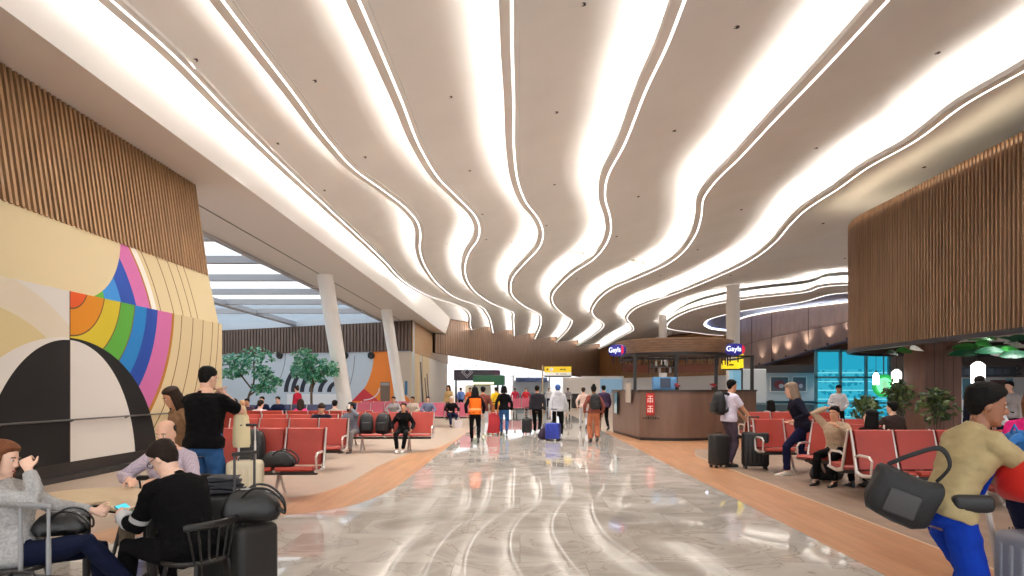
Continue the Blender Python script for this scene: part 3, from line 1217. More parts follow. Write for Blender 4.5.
put_bench(bench0, False, 7.15, 17.26, 180, 'red bench facing away, back to back with the one behind the kiosk side bench', BG)
bench3 = make_bench(red, 2)
put_bench(bench3, True, 5.55, 11.16, -50, 'short red two seat bench under the traveller in the beige knit', BG)
bench1 = make_bench(rose)
RG = 'light-tinted red benches in the distance'
put_bench(bench1, True, -5.9, 28.2, 0, 'light-tinted red bench left of the two distant rows in front of the orange painting', RG)
put_bench(bench1, False, -3.3, 28.6, 0, 'light-tinted red bench right of the two distant rows, ending at the walkway', RG)
put_bench(bench1, False, 0.1, 41, 0, 'light-tinted red bench far down the hall behind the man in the black vest', RG)
put_bench(bench1, False, -6.6, 31.8, 0, 'light-tinted red bench beyond the red rows at the foot of the leaning column', RG)
bench2 = make_bench(mat('navy_leather', (52, 62, 92), .5))
put_bench(bench2, True, -11.2, 24.5, 0, 'dark blue bench among the seated crowd in front of the far painted wall', 'dark blue benches')
put_bench(bench2, False, -8.3, 25.2, 0, 'dark blue bench beside the person standing in red', 'dark blue benches')

# ================================================================== WINDSOR CHAIRS AND TABLES
chairblack = mat('chair_black', (20, 17, 15), .45)
tabletop = wood('table_ply', (206, 180, 144), (222, 200, 166), (2, 8, 2), .35)


def windsor(loc, rz, lb, h=.78):
    root = empty('windsor_chair', loc, R(rz))       # faces local +Y
    b = MB()
    b.loft([[(math.cos(2 * math.pi * k / 28) * r, math.sin(2 * math.pi * k / 28) * r * .95 + .02, z) for k in range(28)] for r, z in ((.19, .43), (.215, .435), (.22, .45), (.21, .465), (.17, .458))])
    b.build('seat', chairblack, root)
    for sx in (-1, 1):
        for sy in (-1, 1):
            b = MB()
            b.tube([(sx * .13, sy * .13, .44), (sx * .165, sy * .165, .22), (sx * .2, sy * .2, 0)], [.013, .018, .012], 8)
            b.build('leg', chairblack, root)
    b = MB()
    b.tube([(-.165, .165, .2), (-.165, -.165, .2)], .01, 6)
    b.tube([(.165, .165, .2), (.165, -.165, .2)], .01, 6)
    b.tube([(-.165, 0, .2), (.165, 0, .2)], .01, 6)
    b.build('stretcher', chairblack, root)
    arc = [Vector((math.sin(a) * .25, -.2 + .1 * (1 - math.cos(a)) * 1.2, h)) for a in np.linspace(-1.15, 1.15, 15)]
    b = MB()
    b.tube(arc, [.012] + [.017] * 13 + [.012], 8, flat=1.5)
    b.build('top_rail', chairblack, root)
    b = MB()
    for a in np.linspace(-1.0, 1.0, 7):
        top = Vector((math.sin(a) * .25, -.2 + .1 * (1 - math.cos(a)) * 1.2, h))
        b.tube([(math.sin(a) * .18, -.17 + .06 * (1 - math.cos(a)), .455), top], .0085, 6)
    b.build('spindles', chairblack, root)
    tag(root, lb, 'chair', 'black spindle chairs')
    return root


def cafe_table(loc, lb, r=.4):
    root = empty('cafe_table', loc)
    b = MB()
    b.lathe([(.001, .712), (r - .02, .712), (r, .722), (r, .738), (r - .008, .745), (.001, .745)], n=48)
    b.build('table_top', tabletop, root)
    b = MB()
    b.lathe([(.001, .695), (r - .04, .695), (r - .015, .703), (r - .015, .712), (.001, .712)], n=40)
    b.lathe([(.03, .03), (.03, .70)], n=16)
    b.build('pedestal', chairblack, root)
    b = MB()
    b.lathe([(.001, 0), (.23, 0), (.23, .012), (.06, .035), (.03, .06), (.001, .06)], n=32)
    b.build('base', chairblack, root)
    tag(root, lb, 'table', 'round cafe tables')
    return root


cafe_table((-3.5, 5.25, 0), 'round pale wood cafe table in front of the woman in the grey sweater', .42)
cafe_table((-2.82, 5.0, 0), 'round pale wood cafe table between the balding man and the person in black', .34)
windsor((-3.42, 5.95, 0), 168, 'black spindle chair standing empty behind the pale round table', .76)
windsor((-2.2, 4.44, 0), 68, 'black spindle chair under the person reading in the black sweater', .70)
windsor((-3.32, 4.24, 0), -80, 'black spindle chair under the woman in the grey sweater', .66)
windsor((-3.16, 6.22, 0), 180, 'black spindle chair under the balding man in the checked shirt', .74)

# ================================================================== LUGGAGE
cream = mat('cream_shell', (222, 208, 178), .4, var=.03, scale=4)
blackcase = mat('black_case', (26, 24, 23), .55, bump=.2, bscale=180)
leather = mat('black_leather', (14, 13, 13), .36, bump=.25, bscale=30)
grip = mat('grip_black', (22, 22, 23), .5)


def suitcase(loc, rz, size, m, lb, handle=.4, rod=None, group='suitcases', hard=True):
    """size = (width, depth, shell height); trolley handle stands on the local +Y side"""
    W_, D_, H_ = size
    rod = rod or alu
    root = empty('suitcase', loc, R(rz))
    b = MB()
    b.rbox((0, 0, .055 + H_ / 2), (W_, D_, H_), .05, 4)
    if hard:
        for k in range(5):
            x = (k - 2) * W_ / 6
            b.rbox((x, -D_ / 2 - .001, .055 + H_ / 2), (W_ / 14, .014, H_ * .8), .006, 1)
            b.rbox((x, D_ / 2 + .001, .055 + H_ / 2), (W_ / 14, .014, H_ * .8), .006, 1)
    b.build('shell', m, root, 50)
    b = MB()
    for zz in (-.012, .012):
        b.loft([[(x, y + zz, z) for x, z in [(math.cos(t) * 0 + (W_ / 2 + .002) * (1 if math.cos(t) > 0 else -1) * min(1, abs(math.cos(t)) * 1.5), .055 + H_ / 2 + (H_ / 2 + .002) * (1 if math.sin(t) > 0 else -1) * min(1, abs(math.sin(t)) * 1.5)) for t in np.linspace(0, 2 * math.pi, 24, endpoint=False)]] for y in (-.004, .004)], cap=False)
    b.build('zipper', grip, root)
    for sx in (-1, 1):
        for sy in (-1, 1):
            b = MB()
            c = Vector((sx * (W_ / 2 - .06), sy * (D_ / 2 - .05), .028))
            for o_ in (-.012, .012):
                b.tube([c + Vector((o_ - .008, 0, 0)), c + Vector((o_ + .008, 0, 0))], .028, 12)
            b.rbox(c + Vector((0, 0, .028)), (.05, .045, .03), .008)
            b.build('wheel', grip, root)
    b = MB()
    b.tube([(-.07, 0, .055 + H_), (-.06, 0, .085 + H_), (.06, 0, .085 + H_), (.07, 0, .055 + H_)], .011, 8)
    b.build('carry_handle', grip, root)
    if handle:
        h = b = MB()
        y = D_ / 2 - .045
        zt = .055 + H_ + handle
        for sx in (-1, 1):
            b.tube([(sx * .085, y, .05 + H_), (sx * .085, y, .05 + H_ + handle * .55)], .0125, 8)
            b.tube([(sx * .085, y, .05 + H_ + handle * .5), (sx * .085, y, zt)], .009, 8)
        hh = b.build('trolley_handle', rod, root)
        b = MB()
        b.rbox((0, y, zt), (.21, .03, .03), .012, 3)
        b.build('handle_grip', rod if 'grey' in rod.name else grip, hh)
    tag(root, lb, 'suitcase', group)
    return root


suitcase((-1.93, 4.66, 0), 62, (.34, .22, .58), blackcase, 'charcoal fabric suitcase topped by a slouchy black leather handbag', .50, graph, hard=False)
suitcase((-2.98, 7.05, 0), 12, (.36, .26, .77), cream, 'cream hard shell suitcase with a silver trolley handle', .38)
suitcase((-2.62, 3.42, 0), -8, (.38, .24, .55), blackcase, 'suitcase by the grey sweater woman, only its grey trolley handle in view', .37, mat('handle_grey', (150, 150, 152), .4, metal=.3))
suitcase((-2.43, 5.3, 0), 15, (.34, .24, .70), blackcase, 'dark suitcase behind the person in black, a folded jacket on top', 0, hard=False)
suitcase((4.05, 13.25, 0), 20, (.36, .28, .62), blackcase, 'black suitcase behind the backpack man by the kiosk, on his left', .0, hard=False)
suitcase((4.72, 13.05, 0), -10, (.50, .30, .68), mat('black_shell', (18, 18, 20), .45), 'large black suitcase in front of the backpack man by the kiosk', .30, graph)
redcase = mat('red_case', (176, 34, 44), .4)
suitcase((-.94, 22.8, 0), 5, (.46, .28, .72), redcase, 'red suitcase pulled beside the woman in black shirt and blue jeans', .35)
suitcase((.24, 23.0, 0), 0, (.36, .24, .50), mat('black_shell', (18, 18, 20), .45), 'small black suitcase at the left of the man in the black vest', .4)
bluecase = mat('blue_case', (34, 52, 150), .45)
suitcase((1.02, 20.1, 0), -20, (.44, .28, .50), bluecase, 'blue suitcase behind the person in the pale grey hoodie', .42)
suitcase((2.62, 22.6, 0), 10, (.34, .22, .5), mat('tan_case', (150, 118, 96), .5), 'small tan suitcase right of the woman in rust trousers', .35)
suitcase((3.02, 3.74, 0), -85, (.46, .28, .70), mat('grey_case', (140, 142, 150), .35), 'grey hard suitcase on the trolley with a red bag on top', 0)


def handbag(loc, rz, lb, s=1, m=None, flop=False, sq=1.0):
    root = empty('handbag', loc, R(rz))
    b = MB()
    rings = []
    for z, w, d, dx in ((0, .15, .07, 0), (.01, .18, .09, 0), (.07, .20, .105, .0), (.14, .19, .09, .01), (.20, .165, .06, .015), (.235, .13, .035, .02), (.25, .10, .015, .02)):
        rings.append([Vector((math.copysign(abs(math.cos(t)) ** .7, math.cos(t)) * w * s + dx, math.copysign(abs(math.sin(t)) ** .7, math.sin(t)) * d * s * (1 + .12 * math.sin(5 * t + z * 30)), z * s + .012 * math.sin(4 * t) * (z > .05))) for t in np.linspace(0, 2 * math.pi, 40, endpoint=False)])
    b.loft([[Vector((p.x * (1 + .12 * (1 - sq)), p.y * (1 + .3 * (1 - sq)), p.z * sq - (.05 * s * max(0, p.x / (.2 * s)) ** 2 * (p.z / (.25 * s)) if flop else 0))) for p in r] for r in rings])
    b.build('body', m or leather, root, 60)
    for sy in (-1, 1):
        b = MB()
        if flop:
            b.tube(spline([(-.06 * s, sy * .05 * s, .19 * s * sq), (.02 * s, sy * .09 * s, .27 * s * sq), (.13 * s, sy * .10 * s, .25 * s * sq), (.22 * s, sy * .08 * s - .03, .15 * s * sq), (.225 * s, sy * .05 * s - .03, .06 * s * sq), (.17 * s, sy * .04 * s, .12 * s * sq)], 5), .009 * s, 8)
            b.build('strap', m or leather, root)
            continue
        b.tube(spline([(-.09 * s, sy * .03, .20 * s), (-.05 * s, sy * .06, .30 * s), (.03 * s, sy * .07, .33 * s), (.12 * s, sy * .07, .27 * s), (.14 * s, sy * .04, .18 * s)], 5), .009 * s, 8)
        b.build('strap', m or leather, root)
    b = MB()
    b.tube([(-.10 * s, 0, .252 * s * sq), (.02 * s, 0, .254 * s * sq), (.14 * s, 0, (.25 - (.03 if flop else 0)) * s * sq)], .006, 6)
    b.build('zipper', chrome, root)
    tag(root, lb, 'bag', 'bags')
    return root


handbag((-1.93, 4.66, .655), 20, 'slouchy black leather handbag lying on the charcoal suitcase', 1.0, None, True, .9)


def backpack(loc, rot, lb, m, s=1, m2=None):
    """back panel on local -Y?  straps on local +Y side; stands on its base"""
    root = empty('backpack', loc)
    root.rotation_euler = [R(a) for a in rot]
    b = MB()
    rings = []
    for z, w, d in ((0, .10, .06), (.015, .135, .085), (.10, .155, .105), (.25, .155, .10), (.36, .14, .085), (.43, .10, .06), (.46, .05, .03), (.465, .01, .01)):
        rings.append([Vector((math.copysign(abs(math.cos(t)) ** .6, math.cos(t)) * w * s, math.copysign(abs(math.sin(t)) ** .7, math.sin(t)) * d * s, z * s)) for t in np.linspace(0, 2 * math.pi, 28, endpoint=False)])
    b.loft(rings)
    b.build('body', m, root, 60)
    b = MB()
    b.rbox((0, -.115 * s, .15 * s), (.22 * s, .06 * s, .2 * s), .028 * s, 3)
    b.build('front_pocket', m2 or m, root, 60)
    for sx in (-1, 1):
        b = MB()
        b.tube(spline([(sx * .07 * s, .07 * s, .42 * s), (sx * .085 * s, .16 * s, .40 * s), (sx * .10 * s, .22 * s, .28 * s), (sx * .11 * s, .15 * s, .12 * s), (sx * .11 * s, .08 * s, .06 * s)], 5), .016 * s, 6, flat=2)
        b.build('strap', m, root)
    b = MB()
    b.tube([(-.03 * s, .05 * s, .445 * s), (0, .05 * s, .50 * s), (.03 * s, .05 * s, .445 * s)], .008 * s, 6)
    b.build('top_loop', m, root)
    tag(root, lb, 'backpack', 'backpacks')
    return root


nylon = mat('black_nylon', (15, 15, 17), .6, bump=.3, bscale=40)
backpack((-3.98, 9.62, .455), (-8, 0, 8), 'black backpack propped upright on the nearest red bench', nylon, 1.2)
handbag((-3.55, 9.55, .455), 5, 'rumpled black bag lying right of the backpack on the nearest red bench', 1.2, nylon, True, .75)
backpack((-3.93, 16.62, .455), (-8, 0, 10), 'left black backpack between the coffee drinker and the girl in black', nylon, 1.15)
backpack((-3.52, 16.6, .455), (-6, 0, -10), 'right black backpack leaning next to the girl in black', nylon, 1.15)
# folded jacket on the dark case
b = MB()
for k in range(4):
    z = .775 + k * .033
    w_ = .17 - .012 * k
    b.loft([[(x_ * w_ * (1 + .05 * math.sin(3 * y_ + k)), y_ * .12, z + zz + .008 * math.sin(9 * x_ + k * 2)) for x_, zz in ((-1, 0), (-.5, .014), (0, .018), (.5, .015), (1, .004), (.9, -.012), (0, -.006), (-.9, -.012))] for y_ in np.linspace(-1, 1, 9)])
o = b.build('folded_jacket', mat('navy_cloth', (46, 47, 54), .8), None, 60)
o.location = (-2.43, 5.3, 0)
o.rotation_euler = (0, 0, R(15))
tag(o, 'dark grey jacket folded on the suitcase behind the person in black', 'jacket')

# ================================================================== KIOSK
brownlam = wood('kiosk_laminate', (104, 80, 68), (122, 96, 82), (1.5, 1.5, .25), .4)
kroot = empty('kiosk', (5.4, 22, 0))
def kp(b): b.X = Matrix.Translation((-5.4, -22, 0))
arc = spline([(3.42, 24.0, 0), (3.60, 22.0, 0), (3.75, 20.35, 0), (4.3, 20.08, 0), (5.0, 20.0, 0), (5.8, 20.22, 0), (6.8, 20.8, 0), (7.85, 21.6, 0)], 6)
arc = [Vector((3.42, 24, 0)), Vector((3.74, 20.35, 0))] + [p for p in arc if p.x > 4.2]
cin = []
for i, p in enumerate(arc):
    t = (arc[min(i + 1, len(arc) - 1)] - arc[max(i - 1, 0)]).normalized()
    cin.append(p + Vector((-t.y, t.x, 0)) * .5)
b = MB(); kp(b)
b.loft([[(p.x, p.y, .09), (q.x, q.y, .09), (q.x, q.y, 1.52), (p.x, p.y, 1.52)] for p, q in zip(arc, cin)])
b.build('counter', brownlam, kroot, 20)
b = MB(); kp(b)
co = [p + (p - q) * .08 for p, q in zip(arc, cin)]
b.loft([[(p.x, p.y, 1.52), (q.x, q.y, 1.52), (q.x, q.y, 1.575), (p.x, p.y, 1.575)] for p, q in zip(co, cin)])
b.build('countertop', mat('counter_dark', (52, 42, 38), .3), kroot, 20)
b = MB(); kp(b)
ci2 = [p + (q - p) * .06 for p, q in zip(arc, cin)]
b.loft([[(p.x, p.y, .0), (q.x, q.y, 0), (q.x, q.y, .09), (p.x, p.y, .09)] for p, q in zip(ci2, cin)])
b.build('plinth', dark, kroot, 20)
cxk, cyk, rk = 5.27, 22.25, 1.86
for px, y in ((635, 20.95), (676, 20.5), (716, 20.95), (752, 21.6)):
    b = MB(); kp(b)
    x = XP(px, y)
    b.box(x - .045, x + .045, y - .045, y + .045, 1.57, 2.72)
    b.build('post', dark, kroot, 0)
b = MB(); kp(b)
for k in range(6):
    z = 2.78 + k * .075
    r_ = rk + .012 * k
    b.loft([[(cxk + math.cos(t) * rr_, cyk + math.sin(t) * rr_, zz) for rr_, zz in ((r_, z), (r_ + .03, z + .006), (r_ + .03, z + .056), (r_, z + .062))] for t in np.linspace(0, 2 * math.pi, 64, endpoint=False)], cap=False, close=True)
can = b.build('canopy', wood('kiosk_slat', (112, 84, 62), (146, 114, 88), (1, 1, 6), .5), kroot, 30)
b = MB(); kp(b)
b.loft([[(cxk + math.cos(t) * rr_, cyk + math.sin(t) * rr_, zz) for rr_, zz in ((rk - .1, 2.76), (rk + .0, 2.76), (rk + .0, 3.22), (rk - .1, 3.22))] for t in np.linspace(0, 2 * math.pi, 64, endpoint=False)], cap=False, close=True)
b.build('canopy_core', mat('canopy_core', (84, 62, 48), .7), kroot, 30)
b = MB(); kp(b)
b.loft([[(cxk + math.cos(t) * rr_, cyk + math.sin(t) * rr_, zz) for rr_, zz in ((rk - .06, 2.68), (rk + .03, 2.68), (rk + .03, 2.77), (rk - .06, 2.77))] for t in np.linspace(0, 2 * math.pi, 64, endpoint=False)], cap=False, close=True)
b.bar((XP(716, 20.95), 20.95, 2.68), (XP(752, 21.6), 21.6, 2.68), .06, .06)
b.bar((XP(752, 21.6), 21.6, 2.68), (7.85, 24.5, 2.68), .06, .06)
b.bar((XP(620, 22), 22, 2.55), (XP(635, 20.95), 20.95, 2.55), .04, .04)
for a in np.linspace(0, 2 * math.pi, 40, endpoint=False):
    b.bar((cxk + math.cos(a) * (rk - .1), cyk + math.sin(a) * (rk - .1), 2.42), (cxk + math.cos(a) * (rk - .1), cyk + math.sin(a) * (rk - .1), 2.7), .025, .025)
b.build('canopy_frame', dark, kroot, 30)
b = MB(); kp(b)
b.loft([[(cxk + math.cos(t) * rr_, cyk + math.sin(t) * rr_, zz) for rr_, zz in ((rk - .12, 2.2), (rk - .06, 2.2), (rk - .06, 2.5), (rk - .12, 2.5))] for t in np.linspace(R(20), R(160), 40)], cap=True)
b.build('rear_fascia', mat('fascia_red_brown', (92, 50, 36), .5), kroot, 30)
tag(kroot, 'round brown wood refreshment kiosk with dark posts and a slatted ring canopy', 'kiosk')

# kiosk bits: hanging rack, order terminal, flowers, boards, signs
rk_ = empty('hanging_rack', (5.0, 21.0, 0))
b = MB()
b.X = Matrix.Translation((-5.0, -21.0, 0))
b.box(4.2, 5.0, 20.85, 21.35, 2.3, 2.33)
b.box(4.2, 5.0, 20.85, 21.35, 2.62, 2.65)
for x in (4.22, 4.98):
    for y in (20.87, 21.33):
        b.box(x - .012, x + .012, y - .012, y + .012, 2.1, 2.76)
b.build('frame', dark, rk_, 0)
cols = [mat('bottle_dark', (40, 44, 36), .2), mat('bottle_amber', (96, 72, 36), .2), mat('bottle_white', (190, 190, 184), .3)]
i = 0
for x in np.arange(4.27, 4.96, .115):
    for z in (2.335, 2.12):
        b = MB()
        b.X = Matrix.Translation((-5.0, -21.0, 0))
        b.lathe([(.001, z), (.038, z), (.038, z + .13), (.014, z + .17), (.014, z + .215), (.001, z + .22)], (x, 20.95, 0), 10)
        b.build('bottle', cols[i % 3], rk_)
        i += 1
tag(rk_, 'dark rack crowded with bottles hanging under the kiosk canopy', 'rack')
b = MB()
b.rbox((0, 0, .20), (.72, .3, .40), .02)
b.k = 1
b.box(-.16, .16, -.157, -.15, .06, .36)
o = b.build('order_terminal', [mat('terminal_blue', (92, 150, 200), .4), mat('terminal_screen', (30, 44, 70), .2)])
o.location = (4.52, 20.36, 1.575)
tag(o, 'pale blue order terminal with a dark screen standing on the kiosk counter', 'terminal')
for x, y, lb in ((4.88, 20.22, 'small pot of red flowers beside the blue order terminal'), (6.15, 20.68, 'small pot of red flowers on the counter beside the backpack man')):
    rt = empty('flower_pot', (x, y, 1.575))
    b = MB()
    b.lathe([(.001, 0), (.05, 0), (.065, .08), (.058, .08), (.05, .07), (.001, .07)], n=14)
    b.build('pot', mat('pot_dark', (60, 40, 36), .6), rt)
    b = MB()
    for _ in range(16):
        a, r_ = random.random() * 6.28, random.random() * .11
        b.ell((math.cos(a) * r_, math.sin(a) * r_, .1 + random.random() * .09), (.03, .03, .024), 7, 5)
    b.build('blossom', mat('red_petal', (176, 40, 50), .6), rt)
    tag(rt, lb, 'flowers', 'flower pots')
b = MB()
b.rbox((0, 0, 0), (.56, .05, .66), .04, 3)
o = b.build('menu_board', mat('board_beige', (186, 172, 156), .6))
o.location = (3.56, 21.35, 1.48)
o.rotation_euler = (0, 0, R(-84))
tag(o, 'beige board fixed to the left end of the kiosk counter', 'board')
pos = MB()
pos.box(-.22, .22, -.02, .02, -.38, .38)
pos.k = 1
pos.box(-.2, .2, -.026, -.02, -.1, .36)
pos.k = 2
pos.extr([(-.2, -.026, -.36), (.2, -.026, -.36), (.2, -.026, -.1), (.05, -.026, .05), (-.1, -.026, -.08), (-.2, -.026, 0)], (0, -.003, 0))
o = pos.build('poster', [dark, mat('poster_teal', (76, 130, 150), .4), mat('poster_white', (190, 210, 216), .4)], smooth=0)
o.location = (3.42, 23.1, 1.1)
o.rotation_euler = (0, 0, R(-85))
tag(o, 'teal and white poster on the left end of the kiosk counter', 'poster')


def oval_sign(loc, rz, lb):
    rt = empty('illuminated_sign', loc, R(rz))
    b = MB()
    def ov(sx, sz, n=40): return [(math.copysign(abs(math.cos(t)) ** .7, math.cos(t)) * sx, math.copysign(abs(math.sin(t)) ** .8, math.sin(t)) * sz) for t in np.linspace(0, 2 * math.pi, n, endpoint=False)]
    b.loft([[(x, y, z) for x, z in ov(.34 - e, .19 - e)] for y, e in ((-.05, .02), (-.04, 0), (.05, 0), (.06, .02))])
    b.build('sign_box', [mat('sign_navy', (36, 34, 120), .4, emit=.35)], rt, 30)
    b = MB()
    b.loft([[(x, y, z) for x, z in [(max(x, .235), z * .98) for x, z in ov(.335, .185)]] for y in (-.056, -.05)])
    b.build('end_patch', mat('sign_red', (190, 30, 60), .4, emit=.5), rt, 0)
    text('Gayls', .235, (-.05, -.058, .01), (R(90), 0, 0), emat('sign_letters', (225, 232, 255), 1.6), rt)
    b = MB()
    b.bar((-.15, 0, -.42), (-.15, 0, -.15), .03, .03)
    b.bar((.12, 0, -.42), (.12, 0, -.15), .03, .03)
    b.build('bracket', dark, rt, 0)
    tag(rt, lb, 'sign', 'oval illuminated kiosk signs')


oval_sign(Vector((XP(734.5, 21.0), 21.0, 2.88)), 8, 'oval blue and red lit sign at the right end of the kiosk')
oval_sign(Vector((XP(617, 21.2), 21.2, 2.86)), -50, 'oval blue and red lit sign at the left end of the kiosk')
b = MB()
b.rbox((0, 0, 0), (.26, .02, .68), .025, 3)
b.k = 1
for cz in (.15, -.16):
    for (x0, x1, z0, z1) in ((-.08, .08, .085, .11), (-.015, .015, -.11, .1), (-.085, .085, .01, .035), (-.085, -.06, -.1, .0), (.06, .085, -.1, .0), (-.07, .07, -.07, -.045)):
        b.box(x0, x1, -.016, -.009, cz + z0, cz + z1)
o = b.build('red_sign', [mat('sign_red_plate', (186, 34, 36), .4), mat('sign_glyph', (240, 214, 206), .4)], smooth=30)
o.location = (4.045, 20.17, 1.13)
o.rotation_euler = (0, 0, R(-24))
tag(o, 'red upright plate with two white characters on the kiosk counter front', 'sign')
b = MB()
for i in range(7):
    b.box(-.26 + i * .075, -.21 + i * .075, -.006, 0, -.02, .02 + .012 * (i % 3))
o = b.build('counter_lettering', dark, smooth=0)
o.location = (4.07, 20.16, .69)
o.rotation_euler = (0, 0, R(-24))
tag(o, 'short dark lettering strip beneath the red plate on the kiosk', 'lettering')
yel = mat('sign_yellow', (236, 212, 30), .4, emit=.55)
ys_ = empty('yellow_sign', (7.2, 23.4, 0))
b = MB()
b.X = Matrix.Translation((-7.2, -23.4, 0))
b.box(XP(722, 23.4), XP(739, 23.4), 23.35, 23.5, 2.33, 2.62)
b.box(XP(738.5, 23.4), XP(742.5, 23.4), 23.3, 23.7, 2.36, 2.93)
b.build('sign_panel', yel, ys_, 0)
b = MB()
b.X = Matrix.Translation((-7.2, -23.4, 0))
b.box(XP(741, 23.6), XP(742, 23.6), 23.5, 23.6, 0, 2.4)
b.box(XP(722, 23.5), XP(742, 23.5), 23.5, 23.56, 2.28, 2.34)
b.build('bracket', dark, ys_, 0)
b = MB()
b.X = Matrix.Translation((-7.2, -23.4, 0))
b.box(XP(727, 23.34), XP(728.2, 23.34), 23.33, 23.35, 2.42, 2.52)
b.box(XP(729, 23.34), XP(733.5, 23.34), 23.33, 23.35, 2.44, 2.5)
b.build('pictogram', mat('sign_brown', (120, 96, 10), .5), ys_, 0)
tag(ys_, 'yellow wayfinding sign right of the kiosk by the white column', 'sign')

# pole sign over the walkway
hs = empty('wayfinding_sign', (1.4, 40, 0))
b = MB()
b.X = Matrix.Translation((-1.4, -40, 0))
Y = 40
x0, x1 = XP(544.5, Y), XP(571.2, Y)
b.box(x0, x1, Y - .1, Y + .1, 2.62, 2.98)
b.build('sign_panel', mat('sign_yellow_lit', (226, 196, 40), .4, emit=.25), hs, 0)
b = MB()
b.X = Matrix.Translation((-1.4, -40, 0))
b.box(x0, x1, Y - .1, Y + .1, 2.42, 2.62)
b.k = 1
b.box(x0, x1, Y - .1, Y + .1, 2.34, 2.42)
b.build('lower_panel', [mat('sign_white_lit', (226, 226, 220), .4, emit=.2), dark], hs, 0)
b = MB()
b.X = Matrix.Translation((-1.4, -40, 0))
b.ell((x0 + .42, Y - .1, 2.8), (.12, .02, .12), 14, 8)
b.k = 1
for (u0, u1, z0, z1) in ((.12, .22, 2.74, 2.86), (.95, 1.12, 2.76, 2.84), (1.16, 1.3, 2.76, 2.84), (.7, .86, 2.5, 2.54), (.95, 1.35, 2.5, 2.54)):
    b.box(x0 + u0, x0 + u1, Y - .108, Y - .1, z0, z1)
b.build('pictogram', [white, mat('sign_glyph_dark', (120, 96, 20), .5)], hs, 30)
b = MB()
b.X = Matrix.Translation((-1.4, -40, 0))
b.tube([(x0 - .12, Y, 0), (x0 - .12, Y, 3.05)], .045, 10)
b.bar((x0 - .12, Y, 2.9), (x0 + .1, Y, 2.9), .05, .05)
b.bar((x0 - .12, Y, 2.45), (x0 + .1, Y, 2.45), .05, .05)
b.build('pole', mat('pole_beige', (190, 170, 140), .5), hs, 30)
tag(hs, 'yellow and white wayfinding sign on a pole over the crowded walkway', 'sign')

# ================================================================== STALLS FAR DOWN THE HALL
def stall(loc, parts, lb):
    rt = empty('food_stall', loc)
    for nm, (x0, x1, y0, y1, z0, z1), m in parts:
        b = MB()
        b.rbox(((x0 + x1) / 2, (y0 + y1) / 2, (z0 + z1) / 2), (x1 - x0, y1 - y0, z1 - z0), .03, 1)
        b.build(nm, m, rt, 20)
    tag(rt, lb, 'stall')
    return rt


canopyd = mat('stall_purple_black', (50, 44, 60), .5)
st = stall((-3.6, 56, 0), [('canopy', (-2.1, 1.8, 0, 2.5, 2.35, 3.25), canopyd), ('end_panel', (1.4, 1.84, -.03, 2.5, 2.37, 3.23), mat('stall_plum', (96, 60, 92), .5)), ('post', (-2.0, -1.85, .05, .2, 0, 2.4), dark), ('post', (1.6, 1.75, .05, .2, 0, 2.4), dark), ('counter', (-2.0, 1.8, .3, .9, 0, 1.1), mat('stall_cream', (206, 192, 170), .5))], 'far stall with a dark purple canopy bearing a pale diamond')
b = MB()
for s_ in (.48, .3):
    q = [(0, s_), (s_, 0), (0, -s_), (-s_, 0)]
    for a_, c_ in zip(q, q[1:] + q[:1]):
        b.bar((-.95 + a_[0], -.03, 3.05 + a_[1]), (-.95 + c_[0], -.03, 3.05 + c_[1]), .05, .06, up=(0, 1, 0))
b.build('diamond_emblem', mat('emblem_grey', (190, 196, 206), .4), st, 0)
st = stall((-2.4, 50, 0), [('awning', (-1.2, 1.2, -.3, 2, 1.9, 2.65), mat('awning_green', (26, 84, 56), .5)), ('menu_strip', (-2.2, .4, -.36, -.3, 1.95, 2.12), mat('menu_lit', (236, 226, 190), .4, emit=.8)), ('counter', (-1.4, .9, .2, .9, 0, 1.15), mat('stall_cream', (206, 192, 170), .5)), ('back_panel', (-1.9, .1, 1.2, 1.3, .9, 1.9), mat('stall_back', (214, 204, 184), .5, emit=.15)), ('post', (1.0, 1.12, 0, .12, 0, 1.9), dark), ('post', (-1.15, -1.03, 0, .12, 0, 1.9), dark)], 'far stall with a dark green awning and a lit menu strip')
stall((.9, 74, 0), [('sign_band', (-1.4, 2.2, 0, .3, 2.4, 2.9), mat('band_blue', (70, 96, 150), .4)), ('back_panel', (-1.6, 2.4, .6, .8, .2, 2.6), mat('panel_pale', (214, 226, 236), .4)), ('counter', (-1.3, 2.1, -.4, .2, 0, 1.2), mat('counter_bluegrey', (120, 150, 170), .4)), ('frame_post', (-1.75, -1.6, 0, .2, 0, 3.2), white), ('frame_post', (2.4, 2.55, 0, .2, 0, 3.2), white)], 'far white stall with a blue sign band beyond the crowd')
rt = empty('partition', (5.2, 56, 0))
b = MB()
b.rbox((.1, 0, 1.3), (3.2, .2, 2.6), .03, 1)
b.build('panel', white, rt, 20)
tag(rt, 'pale free standing partition behind the dark cabinet down the hall', 'partition')
b = MB()
b.rbox((0, 0, .62), (.95, .5, 1.2), .03, 2)
b.k = 1
b.box(-.44, .44, -.262, -.25, .1, .58)
b.box(-.44, .44, -.262, -.25, .64, 1.16)
o = b.build('cabinet', [mat('cabinet_black', (44, 42, 42), .4), mat('cabinet_door', (56, 54, 54), .35)], smooth=20)
o.location = (4.75, 54, 0)
tag(o, 'black waist high cabinet in front of the pale partition', 'cabinet')
stall((9.2, 70, 0), [('glass_panel', (-2.5, 1.8, 0, .2, 1.2, 2.7), mat('panel_blue', (150, 190, 220), .3, emit=.2)), ('back_panel', (-2.6, 2, .2, .4, 0, 3.0), white)], 'pale blue glazed stall at the end of the hall left of the kiosk')

